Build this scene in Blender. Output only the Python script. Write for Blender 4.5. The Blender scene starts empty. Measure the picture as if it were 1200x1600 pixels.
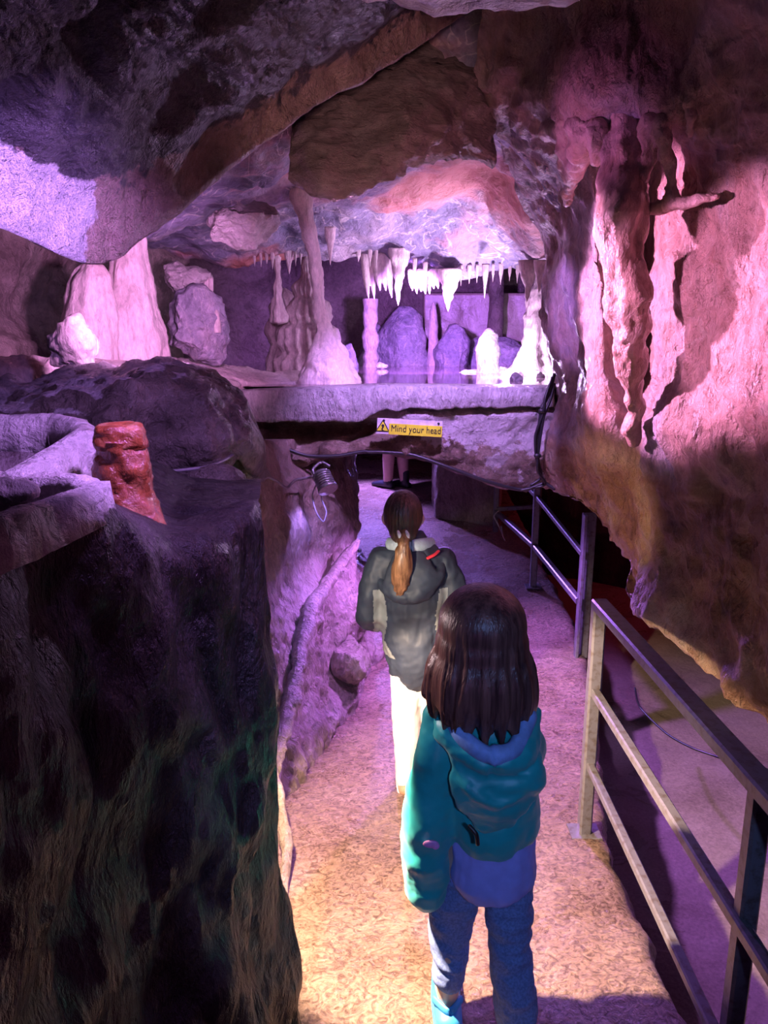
import bpy, math, random
import numpy as np
from mathutils import Vector, noise, Matrix

scene = bpy.context.scene
COL = scene.collection
PIT = math.radians(13.0)
CAMZ = 1.82
FPX = 1200.0
CP, SP = math.cos(PIT), math.sin(PIT)
random.seed(7)


def pt(px, py, D):
    """World point at pixel (px,py) of the photo, D metres in front of the camera along world Y."""
    u = (px - 600.0) / FPX
    v = (800.0 - py) / FPX
    t = D / (CP + v * SP)
    return np.array((u * t, D, CAMZ + t * (v * CP - SP)))


def W(x, y, z):
    return ('w', x, y, z)


def P3(c):
    if c[0] == 'w':
        return np.array(c[1:4], float)
    return pt(*c)


# ------------------------------------------------------------------ objects
def link(name, me, mat=None, parent=None, loc=None):
    o = bpy.data.objects.new(name, me)
    COL.objects.link(o)
    if mat is not None and me is not None:
        me.materials.append(mat)
    if parent is not None:
        o.parent = parent
    if loc is not None:
        o.location = loc
    return o


def tag(o, label=None, cat=None, group=None, kind=None):
    if label:
        o['label'] = label
    if cat:
        o['category'] = cat
    if group:
        o['group'] = group
    if kind:
        o['kind'] = kind
    return o


def thing(name, label, cat, loc=(0, 0, 0), rz=0.0, group=None):
    o = bpy.data.objects.new(name, None)
    COL.objects.link(o)
    o.empty_display_size = 0.1
    o.location = loc
    o.rotation_euler = (0, 0, rz)
    return tag(o, label, cat, group)


def mesh_np(name, V, F, smooth=True):
    me = bpy.data.meshes.new(name)
    me.from_pydata([tuple(map(float, v)) for v in V], [], [tuple(int(i) for i in f) for f in F])
    me.update()
    if smooth:
        me.polygons.foreach_set('use_smooth', [True] * len(me.polygons))
    return me


# ------------------------------------------------------------------ noise displacement
def disp_val(p, terms):
    s = 0.0
    for kind, amp, sc, seed in terms:
        if isinstance(sc, tuple):
            q = Vector((p[0] * sc[0] + seed, p[1] * sc[1] + seed * 1.7, p[2] * sc[2] - seed))
        else:
            q = Vector((p[0] * sc + seed, p[1] * sc + seed * 1.7, p[2] * sc - seed))
        if kind == 'f':
            s += amp * noise.fractal(q, 1.0, 2.0, 4)
        elif kind == 'r':
            s += amp * (noise.ridged_multi_fractal(q, 1.0, 2.1, 4, 1.0, 2.0) - 1.2)
        elif kind == 'c':
            d, _ = noise.voronoi(q)
            s += amp * (min(d[1] - d[0], 0.5) - 0.25)
        elif kind == 'n':
            s += amp * noise.noise(q)
    return s


def grid_normals(G):
    du = np.gradient(G, axis=0)
    dv = np.gradient(G, axis=1)
    n = np.cross(du, dv)
    L = np.linalg.norm(n, axis=2, keepdims=True)
    L[L < 1e-12] = 1
    return n / L


def cr_axis0(A, ns):
    """Catmull-Rom along axis 0, ns[i] subdivisions in segment i."""
    R = A.shape[0]
    out = []
    for i in range(R - 1):
        p0 = A[max(i - 1, 0)]
        p1 = A[i]
        p2 = A[i + 1]
        p3 = A[min(i + 2, R - 1)]
        for k in range(ns[i]):
            t = k / ns[i]
            t2, t3 = t * t, t * t * t
            m1 = 0.4 * (p2 - p0)
            m2 = 0.4 * (p3 - p1)
            out.append((2 * t3 - 3 * t2 + 1) * p1 + (t3 - 2 * t2 + t) * m1 + (-2 * t3 + 3 * t2) * p2 + (t3 - t2) * m2)
    out.append(A[-1])
    return np.array(out)


PROWS = {}


def patch(name, ctrl, mat, terms=(), res=0.025, back=(0, 0.3, 0.1), parent=None, flip=False, nmax=60, rwt=None):
    """Rock mass: a smooth surface through control points, displaced, with a thick body behind it."""
    A = np.array([[P3(c) for c in row] for row in ctrl])
    rl = np.linalg.norm(np.diff(A, axis=0), axis=2).mean(axis=1)
    cl = np.linalg.norm(np.diff(A, axis=1), axis=2).mean(axis=0)
    nr = [int(min(nmax, max(2, round(x / res)))) for x in rl]
    nc = [int(min(nmax, max(2, round(x / res)))) for x in cl]
    G = cr_axis0(A, nr)
    G = cr_axis0(G.transpose(1, 0, 2), nc).transpose(1, 0, 2)
    N = grid_normals(G)
    toc = np.array((0, 0, CAMZ)) - G
    if ((N * toc).sum(axis=2).mean() < 0) != flip:
        N = -N
        sgn = -1
    else:
        sgn = 1
    R, K = G.shape[:2]
    Gd = G.copy()
    wr = np.ones(R)
    if rwt is not None:
        pos = np.concatenate([[0], np.cumsum(nr)])
        wr = np.interp(np.arange(R), pos, rwt)
    if terms:
        for i in range(R):
            for j in range(K):
                Gd[i, j] = G[i, j] + N[i, j] * disp_val(G[i, j], terms) * wr[i]
    B = G + np.array(back, float)
    # coarse back sheet shares the border loop offset
    V = list(Gd.reshape(-1, 3))
    F = []
    idx = lambda i, j: i * K + j
    for i in range(R - 1):
        for j in range(K - 1):
            q = (idx(i, j), idx(i + 1, j), idx(i + 1, j + 1), idx(i, j + 1))
            F.append(q if sgn > 0 else q[::-1])
    ri = list(range(0, R - 1, 3)) + [R - 1]
    rj = list(range(0, K - 1, 3)) + [K - 1]
    o = len(V)
    bi = {}
    for a, i in enumerate(ri):
        for b, j in enumerate(rj):
            bi[(a, b)] = o + a * len(rj) + b
            V.append(B[i, j])
    for a in range(len(ri) - 1):
        for b in range(len(rj) - 1):
            q = (bi[(a, b)], bi[(a, b + 1)], bi[(a + 1, b + 1)], bi[(a + 1, b)])
            F.append(q if sgn > 0 else q[::-1])

    def skirt(front, backv, rev):
        # front: list of fine indices, backv: list of (fine pos, idx)
        for m in range(len(backv) - 1):
            f0, b0 = backv[m]
            f1, b1 = backv[m + 1]
            poly = [front[k] for k in range(f0, f1 + 1)] + [b1, b0]
            F.append(tuple(poly if not rev else poly[::-1]))
    s = sgn > 0
    skirt([idx(0, j) for j in range(K)], [(rj[b], bi[(0, b)]) for b in range(len(rj))], not s)
    skirt([idx(R - 1, j) for j in range(K)], [(rj[b], bi[(len(ri) - 1, b)]) for b in range(len(rj))], s)
    skirt([idx(i, 0) for i in range(R)], [(ri[a], bi[(a, 0)]) for a in range(len(ri))], s)
    skirt([idx(i, K - 1) for i in range(R)], [(ri[a], bi[(a, len(rj) - 1)]) for a in range(len(ri))], not s)
    me = mesh_np(name, V, F)
    PROWS[name] = (R, K, nr)
    return link(name, me, mat, parent)


def interp_prof(prof, n):
    A = np.array(prof, float)
    return cr_axis0(A, [n] * (len(A) - 1))


def lathe(name, loc, prof, mat, seg=40, n=8, sx=1, sy=1, flute=(0, 0), lean=None, terms=(), parent=None, rz=0):
    """Stalagmite or stalactite: profile of (radius, height), fluted, leaning, roughened."""
    Pn = interp_prof(prof, n)
    V, F = [], []
    zmin, zmax = Pn[:, 1].min(), Pn[:, 1].max()
    for k, (r, z) in enumerate(Pn):
        f = (z - zmin) / max(1e-6, zmax - zmin)
        lx, ly = (0, 0)
        if lean is not None:
            L = np.array(lean, float)
            lx = np.interp(f, np.linspace(0, 1, len(L)), L[:, 0])
            ly = np.interp(f, np.linspace(0, 1, len(L)), L[:, 1])
        for s in range(seg):
            a = 2 * math.pi * s / seg
            rr = max(0.0008, r * (1 + flute[1] * math.sin(flute[0] * a + 2.5 * math.sin(3 * z + a)) * min(1, r * 40)))
            x, y = rr * math.cos(a) * sx, rr * math.sin(a) * sy
            p = np.array((x + lx, y + ly, z))
            if terms:
                d = disp_val(p + np.array(loc), terms) * min(1.0, r / 0.03)
                p = p + d * np.array((math.cos(a), math.sin(a), 0.15))
            V.append(p)
    R = len(Pn)
    for k in range(R - 1):
        for s in range(seg):
            s2 = (s + 1) % seg
            F.append((k * seg + s, k * seg + s2, (k + 1) * seg + s2, (k + 1) * seg + s))
    F.append(tuple(range(seg))[::-1])
    F.append(tuple((R - 1) * seg + s for s in range(seg)))
    me = mesh_np(name, V, F)
    o = link(name, me, mat, parent, loc)
    o.rotation_euler.z = rz
    return o


def ico(sub):
    import bmesh
    bm = bmesh.new()
    bmesh.ops.create_icosphere(bm, subdivisions=sub, radius=1.0)
    V = np.array([v.co[:] for v in bm.verts])
    F = [tuple(v.index for v in f.verts) for f in bm.faces]
    bm.free()
    return V, F


_ICO = {}


def boulder(name, loc, size, mat, seed=0, cuts=10, terms=(('f', .05, 3, 0), ('r', .02, 9, 0)), sub=5, cutd=(.62, .92), parent=None, rz=0, squash=None):
    if sub not in _ICO:
        _ICO[sub] = ico(sub)
    V0, F = _ICO[sub]
    rnd = random.Random(seed)
    V = V0.copy()
    for _ in range(cuts):
        n = np.array([rnd.gauss(0, 1) for _ in range(3)])
        n /= np.linalg.norm(n)
        d = rnd.uniform(*cutd)
        e = V @ n - d
        m = e > 0
        V[m] -= np.outer(e[m] * .92, n)
    N = V0
    V = V * np.array(size)
    if squash:
        V = squash(V)
    tt = [(k, a, s, sd + seed * 3.1) for k, a, s, sd in terms]
    V = np.array([v + n * disp_val(v, tt) for v, n in zip(V, N)])
    me = mesh_np(name, V, F)
    o = link(name, me, mat, parent, loc)
    o.rotation_euler.z = rz
    return o


def cr_path(pts, n):
    return cr_axis0(np.array(pts, float), [n] * (len(pts) - 1))


def tube_geo(path, radii, seg=14, n=6, ref=(1, 0, 0), cap=True):
    """Rounded tube along a path; radii entries scalar or (a, b): a along ref, b across."""
    path = [np.array(p, float) for p in path]
    rad = np.array([(r, r) if np.isscalar(r) else r for r in radii], float)
    Pp = cr_path(path, n) if n > 1 else np.array(path)
    Rr = cr_path(rad, n) if n > 1 else rad
    T = np.gradient(Pp, axis=0)
    T /= np.linalg.norm(T, axis=1, keepdims=True) + 1e-12
    ref = np.array(ref, float)
    rings = []

    def frame(t):
        u = ref - t * (ref @ t)
        if np.linalg.norm(u) < 1e-3:
            u = np.array((0, 1, 0)) - t * t[1]
        u /= np.linalg.norm(u)
        return u, np.cross(t, u)
    if cap:
        for q, sc in ((1.0, .05), (.92, .4), (.7, .71), (.38, .92)):
            rings.append((Pp[0] - T[0] * q * Rr[0].mean() * .8, Rr[0] * sc, T[0]))
    for p, r, t in zip(Pp, Rr, T):
        rings.append((p, r, t))
    if cap:
        for q, sc in ((.38, .92), (.7, .71), (.92, .4), (1.0, .05)):
            rings.append((Pp[-1] + T[-1] * q * Rr[-1].mean() * .8, Rr[-1] * sc, T[-1]))
    V, F = [], []
    for c, r, t in rings:
        u, v = frame(t)
        for s in range(seg):
            a = 2 * math.pi * s / seg
            V.append(c + u * r[0] * math.cos(a) + v * r[1] * math.sin(a))
    for k in range(len(rings) - 1):
        for s in range(seg):
            s2 = (s + 1) % seg
            F.append((k * seg + s, k * seg + s2, (k + 1) * seg + s2, (k + 1) * seg + s))
    F.append(tuple(range(seg))[::-1])
    F.append(tuple((len(rings) - 1) * seg + s for s in range(seg)))
    return V, F


def join_geo(geos):
    V, F = [], []
    for v, f in geos:
        o = len(V)
        V += list(v)
        F += [tuple(i + o for i in q) for q in f]
    return V, F


def ell_geo(c, r, nu=24, nv=14, rot=None):
    V, F = [], []
    for i in range(nv + 1):
        th = math.pi * i / nv
        th = min(max(th, .02), math.pi - .02)
        for j in range(nu):
            a = 2 * math.pi * j / nu
            p = np.array((r[0] * math.sin(th) * math.cos(a), r[1] * math.sin(th) * math.sin(a), r[2] * math.cos(th)))
            if rot is not None:
                p = np.array(rot @ Vector(p))
            V.append(np.array(c) + p)
    for i in range(nv):
        for j in range(nu):
            j2 = (j + 1) % nu
            F.append((i * nu + j, (i + 1) * nu + j, (i + 1) * nu + j2, i * nu + j2))
    F.append(tuple(range(nu)))
    F.append(tuple(nv * nu + j for j in range(nu))[::-1])
    return V, F


def blob(name, geos, mat, voxel=.008, smooth=4, terms=(), parent=None, post=None):
    """Union of overlapping closed shapes as one smooth continuous mesh."""
    V, F = join_geo(geos)
    me = mesh_np(name + '_raw', V, F)
    t = bpy.data.objects.new('tmp', me)
    COL.objects.link(t)
    m = t.modifiers.new('r', 'REMESH')
    m.mode = 'VOXEL'
    m.voxel_size = voxel
    if smooth:
        s = t.modifiers.new('s', 'SMOOTH')
        s.factor = .5
        s.iterations = smooth
    dg = bpy.context.evaluated_depsgraph_get()
    dg.update()
    ev = t.evaluated_get(dg)
    em = bpy.data.meshes.new_from_object(ev)
    em.name = name
    bpy.data.objects.remove(t)
    bpy.data.meshes.remove(me)
    n = len(em.vertices)
    co = np.empty(n * 3)
    em.vertices.foreach_get('co', co)
    co = co.reshape(-1, 3)
    if post is not None:
        co = post(co)
    if terms:
        em.vertices.foreach_set('co', co.reshape(-1))
        em.update()
        nr = np.array([v.normal[:] for v in em.vertices])
        co = np.array([c + nn * disp_val(c, terms) for c, nn in zip(co, nr)])
    em.vertices.foreach_set('co', co.reshape(-1))
    em.update()
    em.polygons.foreach_set('use_smooth', [True] * len(em.polygons))
    em.materials.clear()
    return link(name, em, mat, parent)


def tube(name, path, r, mat, seg=8, n=6, parent=None, cap=True, ref=(1, 0, 0)):
    radii = r if isinstance(r, (list, tuple)) else [r] * len(path)
    V, F = tube_geo(path, radii, seg, n, ref=ref, cap=cap)
    return link(name, mesh_np(name, V, F), mat, parent)


def bar_geo(p0, p1, w, h, up=(0, 0, 1), ch=.15):
    """Square bar with chamfered edges."""
    p0, p1 = np.array(p0, float), np.array(p1, float)
    t = p1 - p0
    t /= np.linalg.norm(t)
    u = np.cross(t, np.array(up, float))
    u /= np.linalg.norm(u)
    v = np.cross(u, t)
    c = ch * min(w, h)
    prof = [(w / 2 - c, h / 2), (w / 2, h / 2 - c), (w / 2, -h / 2 + c), (w / 2 - c, -h / 2), (-w / 2 + c, -h / 2), (-w / 2, -h / 2 + c), (-w / 2, h / 2 - c), (-w / 2 + c, h / 2)]
    V = [p + u * a + v * b for p in (p0, p1) for a, b in prof]
    F = [(i, (i + 1) % 8, 8 + (i + 1) % 8, 8 + i) for i in range(8)]
    F += [tuple(range(8))[::-1], tuple(range(8, 16))]
    return V, F


def bar(name, p0, p1, w, h, mat, parent=None, up=(0, 0, 1)):
    V, F = bar_geo(p0, p1, w, h, up)
    return link(name, mesh_np(name, V, F, smooth=False), mat, parent)
# ------------------------------------------------------------------ materials
def newmat(name):
    m = bpy.data.materials.new(name)
    m.use_nodes = True
    nt = m.node_tree
    nt.nodes.clear()
    out = nt.nodes.new('ShaderNodeOutputMaterial')
    b = nt.nodes.new('ShaderNodeBsdfPrincipled')
    nt.links.new(b.outputs[0], out.inputs[0])
    return m, nt, b


def nd(nt, t, **kw):
    n = nt.nodes.new(t)
    for k, v in kw.items():
        if k in n.inputs:
            n.inputs[k].default_value = v
        else:
            setattr(n, k, v)
    return n


def ramp(nt, src, stops):
    r = nt.nodes.new('ShaderNodeValToRGB')
    el = r.color_ramp.elements
    while len(el) < len(stops):
        el.new(.5)
    for e, (p, c) in zip(el, stops):
        e.position = p
        e.color = (*c, 1) if len(c) == 3 else c
    nt.links.new(src, r.inputs[0])
    return r


def rock(name, c1, c2, c3, scale=2.0, bump=.5, rough=(.3, .65), fine=40, stretch=(1, 1, 1), vein=0, wet=.5, bdist=.02, stain=None, rot=(0, 0, 0)):
    m, nt, b = newmat(name)
    L = nt.links.new
    tc = nd(nt, 'ShaderNodeTexCoord')
    mp = nd(nt, 'ShaderNodeMapping')
    mp.inputs['Scale'].default_value = stretch
    mp.inputs['Rotation'].default_value = rot
    L(tc.outputs['Object'], mp.inputs[0])
    v = mp.outputs[0]
    n1 = nd(nt, 'ShaderNodeTexNoise', Scale=scale, Detail=8.0, Roughness=.62, Distortion=.6)
    L(v, n1.inputs['Vector'])
    r1 = ramp(nt, n1.outputs[0], [(.33, c1), (.5, c2), (.68, c3)])
    n2 = nd(nt, 'ShaderNodeTexNoise', Scale=fine, Detail=6.0, Roughness=.7)
    L(v, n2.inputs['Vector'])
    r2 = ramp(nt, n2.outputs[0], [(.3, (.55, .55, .55)), (.7, (1.25, 1.25, 1.25))])
    mx = nd(nt, 'ShaderNodeMix', data_type='RGBA', blend_type='MULTIPLY')
    mx.inputs[0].default_value = .8
    L(r1.outputs[0], mx.inputs[6])
    L(r2.outputs[0], mx.inputs[7])
    col = mx.outputs[2]
    if vein:
        nv = nd(nt, 'ShaderNodeTexNoise', Scale=scale * 1.6, Detail=4.0, Roughness=.5, Distortion=1.2)
        L(v, nv.inputs['Vector'])
        rv = ramp(nt, nv.outputs[0], [(.485, (0, 0, 0)), (.5, (1, 1, 1)), (.515, (0, 0, 0))])
        mv = nd(nt, 'ShaderNodeMix', data_type='RGBA', blend_type='MIX')
        mu = nd(nt, 'ShaderNodeMath', operation='MULTIPLY')
        L(rv.outputs[0], mu.inputs[0])
        mu.inputs[1].default_value = vein
        L(mu.outputs[0], mv.inputs[0])
        L(col, mv.inputs[6])
        mv.inputs[7].default_value = (.72, .66, .6, 1)
        col = mv.outputs[2]
    if stain:  # (colour, scale, lo, hi, zlo, zhi)
        sc, ss, lo, hi, = stain
        ns = nd(nt, 'ShaderNodeTexNoise', Scale=ss, Detail=5.0, Roughness=.6)
        L(v, ns.inputs['Vector'])
        rs = ramp(nt, ns.outputs[0], [(lo, (0, 0, 0)), (hi, (1, 1, 1))])
        ms = nd(nt, 'ShaderNodeMix', data_type='RGBA', blend_type='MIX')
        L(rs.outputs[0], ms.inputs[0])
        L(col, ms.inputs[6])
        ms.inputs[7].default_value = (*sc, 1)
        col = ms.outputs[2]
    L(col, b.inputs['Base Color'])
    rr = ramp(nt, n1.outputs[0], [(.35, (rough[0],) * 3), (.65, (rough[1],) * 3)])
    L(rr.outputs[0], b.inputs['Roughness'])
    b.inputs['Specular IOR Level'].default_value = wet
    # relief
    n3 = nd(nt, 'ShaderNodeTexNoise', Scale=scale * 5, Detail=7.0, Roughness=.6, Distortion=.4)
    L(v, n3.inputs['Vector'])
    bp = nd(nt, 'ShaderNodeBump', Strength=min(1, bump * 1.3), Distance=bdist * 2.6)
    L(n3.outputs[0], bp.inputs['Height'])
    bp2 = nd(nt, 'ShaderNodeBump', Strength=min(1, bump), Distance=bdist * .8)
    L(n2.outputs[0], bp2.inputs['Height'])
    L(bp.outputs[0], bp2.inputs['Normal'])
    L(bp2.outputs[0], b.inputs['Normal'])
    return m


def plain(name, col, rough=.5, metal=0, var=.15, scale=30, bump=.0, spec=.5, stretch=(1, 1, 1), col2=None, lo=.4, hi=.6, sheen=0):
    m, nt, b = newmat(name)
    L = nt.links.new
    tc = nd(nt, 'ShaderNodeTexCoord')
    mp = nd(nt, 'ShaderNodeMapping')
    mp.inputs['Scale'].default_value = stretch
    L(tc.outputs['Object'], mp.inputs[0])
    n = nd(nt, 'ShaderNodeTexNoise', Scale=scale, Detail=5.0, Roughness=.6)
    L(mp.outputs[0], n.inputs['Vector'])
    a = tuple(max(0, c * (1 - var)) for c in col)
    c = col2 if col2 else tuple(min(1, c * (1 + var)) for c in col)
    r = ramp(nt, n.outputs[0], [(lo, a), (hi, c)])
    L(r.outputs[0], b.inputs['Base Color'])
    b.inputs['Roughness'].default_value = rough
    b.inputs['Metallic'].default_value = metal
    b.inputs['Specular IOR Level'].default_value = spec
    if sheen:
        b.inputs['Sheen Weight'].default_value = sheen
    if bump:
        bp = nd(nt, 'ShaderNodeBump', Strength=bump, Distance=.004)
        L(n.outputs[0], bp.inputs['Height'])
        L(bp.outputs[0], b.inputs['Normal'])
    return m


M = {}
M['ceil'] = rock('ceiling limestone', (.10, .08, .065), (.19, .15, .125), (.30, .25, .21), 2.2, .7, (.3, .7), 34, wet=.5)
M['calcite'] = rock('calcite crust', (.42, .38, .36), (.55, .5, .47), (.68, .63, .6), 3, .7, (.35, .6), 40)
M['vault'] = rock('vault limestone', (.16, .16, .23), (.27, .25, .33), (.44, .38, .40), 2.4, .5, (.3, .6), 30, vein=.7, stain=((.62, .27, .22), 1.0, .52, .62))
M['mound'] = rock('violet mound rock', (.2, .19, .24), (.33, .30, .36), (.5, .42, .46), 3.2, .5, (.3, .6), 34, vein=.35)
M['block'] = rock('layered limestone', (.2, .14, .11), (.36, .27, .22), (.5, .4, .34), 3.0, 1.0, (.4, .7), 26, stretch=(.7, .7, 2.2), bdist=.035)
M['flow'] = rock('flowstone', (.52, .43, .4), (.64, .54, .5), (.76, .66, .62), 2.5, .35, (.3, .5), 50, stretch=(1.4, 1.4, .5))
M['pinkwall'] = rock('wet flowstone wall', (.34, .2, .17), (.55, .36, .3), (.56, .46, .46), 1.5, .6, (.18, .5), 26, stretch=(1, 1, .6), wet=.6, bdist=.022)
M['brown'] = rock('iron stained rock', (.12, .07, .045), (.3, .185, .11), (.42, .33, .24), 3.2, .9, (.35, .7), 24, bdist=.03)
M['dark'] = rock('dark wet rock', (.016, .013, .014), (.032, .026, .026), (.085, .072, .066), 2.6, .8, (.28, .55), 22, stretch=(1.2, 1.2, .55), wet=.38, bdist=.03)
M['boulder'] = rock('dark boulder rock', (.09, .075, .06), (.17, .14, .11), (.30, .26, .22), 3.6, .8, (.25, .55), 24, wet=.5, bdist=.03)
M['pale'] = rock('pale rimstone', (.5, .43, .4), (.62, .56, .52), (.74, .68, .64), 6, .5, (.3, .55), 60)
M['side'] = rock('tunnel side rock', (.2, .14, .11), (.33, .24, .19), (.44, .35, .3), 3.4, .9, (.3, .6), 34, stretch=(1.3, 1.3, .7), bdist=.025)
M['white'] = rock('white calcite', (.7, .68, .66), (.8, .78, .76), (.88, .86, .84), 8, .4, (.35, .5), 60)
M['amber'] = rock('amber flowstone', (.24, .05, .018), (.36, .10, .035), (.55, .26, .13), 9, .25, (.1, .25), 60, wet=.8)
M['pitrock'] = rock('pit mud', (.2, .16, .12), (.3, .245, .19), (.36, .3, .24), 1.4, .25, (.22, .4), 60, bdist=.01, wet=.6)
M['rail'] = plain('painted steel', (.19, .18, .2), .38, .3, .2, 40, .3, col2=(.10, .08, .07), lo=.48, hi=.66)
M['black'] = plain('black rubber', (.015, .015, .017), .4, 0, .2, 60)
M['cable_grey'] = plain('grey cable', (.16, .15, .15), .45)
M['steel_dark'] = plain('lamp housing', (.2, .2, .19), .4, .6, .2, 50, .2)


def floor_material():
    m, nt, b = newmat('stamped concrete path')
    L = nt.links.new
    tc = nd(nt, 'ShaderNodeTexCoord')
    n1 = nd(nt, 'ShaderNodeTexNoise', Scale=2.2, Detail=8.0, Roughness=.65)
    L(tc.outputs['Object'], n1.inputs['Vector'])
    r1 = ramp(nt, n1.outputs[0], [(.3, (.26, .165, .115)), (.5, (.38, .25, .18)), (.7, (.47, .34, .25))])
    n2 = nd(nt, 'ShaderNodeTexNoise', Scale=30.0, Detail=6.0, Roughness=.66, Distortion=2.2)
    L(tc.outputs['Object'], n2.inputs['Vector'])
    r2 = ramp(nt, n2.outputs[0], [(.40, (.34, .27, .25)), (.5, (.95, .92, .9)), (.6, (1.35, 1.3, 1.28))])
    mx = nd(nt, 'ShaderNodeMix', data_type='RGBA', blend_type='MULTIPLY')
    mx.inputs[0].default_value = .85
    L(r1.outputs[0], mx.inputs[6])
    L(r2.outputs[0], mx.inputs[7])
    L(mx.outputs[2], b.inputs['Base Color'])
    rr = ramp(nt, n1.outputs[0], [(.35, (.2,) * 3), (.65, (.42,) * 3)])
    L(rr.outputs[0], b.inputs['Roughness'])
    b.inputs['Specular IOR Level'].default_value = .6
    # stamped chevrons
    mp = nd(nt, 'ShaderNodeMapping')
    mp.inputs['Rotation'].default_value = (0, 0, math.radians(62))
    L(tc.outputs['Object'], mp.inputs[0])
    w = nd(nt, 'ShaderNodeTexWave', Scale=7.0, Distortion=9.0, Detail=4.0)
    w.inputs['Detail Scale'].default_value = 1.6
    L(mp.outputs[0], w.inputs['Vector'])
    n3 = nd(nt, 'ShaderNodeTexNoise', Scale=20.0, Detail=7.0, Roughness=.72, Distortion=1.8)
    L(tc.outputs['Object'], n3.inputs['Vector'])
    b1 = nd(nt, 'ShaderNodeBump', Strength=.6, Distance=.022)
    L(w.outputs['Fac'], b1.inputs['Height'])
    b2 = nd(nt, 'ShaderNodeBump', Strength=1.0, Distance=.045)
    L(n3.outputs[0], b2.inputs['Height'])
    L(b1.outputs[0], b2.inputs['Normal'])
    b3 = nd(nt, 'ShaderNodeBump', Strength=.9, Distance=.012)
    L(n2.outputs[0], b3.inputs['Height'])
    L(b2.outputs[0], b3.inputs['Normal'])
    L(b3.outputs[0], b.inputs['Normal'])
    return m


M['floor'] = floor_material()


def water_material(name, col, rough=.02, bump=.03, scale=14):
    m, nt, b = newmat(name)
    L = nt.links.new
    tc = nd(nt, 'ShaderNodeTexCoord')
    n1 = nd(nt, 'ShaderNodeTexNoise', Scale=1.5, Detail=4.0)
    L(tc.outputs['Object'], n1.inputs['Vector'])
    r = ramp(nt, n1.outputs[0], [(.35, tuple(c * .7 for c in col)), (.65, col)])
    L(r.outputs[0], b.inputs['Base Color'])
    b.inputs['Roughness'].default_value = rough
    b.inputs['IOR'].default_value = 1.33
    b.inputs['Specular IOR Level'].default_value = .9
    n = nd(nt, 'ShaderNodeTexNoise', Scale=scale, Detail=2.0)
    L(tc.outputs['Object'], n.inputs['Vector'])
    bp = nd(nt, 'ShaderNodeBump', Strength=bump, Distance=.01)
    L(n.outputs[0], bp.inputs['Height'])
    L(bp.outputs[0], b.inputs['Normal'])
    return m


M['water'] = water_material('pool water', (.30, .20, .23), .04, .05, 10)


def bridge_material():
    """Brown rock with the remains of a whitewash coat, thickest on the right and round the sign."""
    m = rock('bridge rock', (.11, .07, .045), (.26, .18, .12), (.40, .32, .25), 4.0, .9, (.35, .7), 30, bdist=.03)
    nt = m.node_tree
    L = nt.links.new
    b = [n for n in nt.nodes if n.type == 'BSDF_PRINCIPLED'][0]
    src = b.inputs['Base Color'].links[0].from_socket
    tc = nd(nt, 'ShaderNodeTexCoord')
    sp = nd(nt, 'ShaderNodeSeparateXYZ')
    L(tc.outputs['Object'], sp.inputs[0])
    n = nd(nt, 'ShaderNodeTexNoise', Scale=9.0, Detail=8.0, Roughness=.7)
    L(tc.outputs['Object'], n.inputs['Vector'])
    mr = nd(nt, 'ShaderNodeMapRange')
    mr.inputs['From Min'].default_value = -.45
    mr.inputs['From Max'].default_value = .45
    mr.inputs['To Min'].default_value = -.28
    mr.inputs['To Max'].default_value = .2
    L(sp.outputs[0], mr.inputs[0])
    mz = nd(nt, 'ShaderNodeMapRange')
    mz.inputs['From Min'].default_value = 1.2
    mz.inputs['From Max'].default_value = 1.42
    mz.inputs['To Min'].default_value = -.22
    mz.inputs['To Max'].default_value = .1
    L(sp.outputs[2], mz.inputs[0])
    a1 = nd(nt, 'ShaderNodeMath', operation='ADD')
    L(mr.outputs[0], a1.inputs[0])
    L(mz.outputs[0], a1.inputs[1])
    a2 = nd(nt, 'ShaderNodeMath', operation='ADD')
    L(a1.outputs[0], a2.inputs[0])
    L(n.outputs[0], a2.inputs[1])
    r = ramp(nt, a2.outputs[0], [(.5, (0, 0, 0)), (.56, (1, 1, 1))])
    mx = nd(nt, 'ShaderNodeMix', data_type='RGBA')
    L(r.outputs[0], mx.inputs[0])
    L(src, mx.inputs[6])
    mx.inputs[7].default_value = (.5, .46, .44, 1)
    L(mx.outputs[2], b.inputs['Base Color'])
    return m


M['bridge'] = bridge_material()
M['slab'] = rock('frosted concrete', (.34, .31, .31), (.46, .43, .42), (.56, .53, .52), 5, .8, (.25, .5), 55, stretch=(1.2, 1, .6), bdist=.02)


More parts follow.
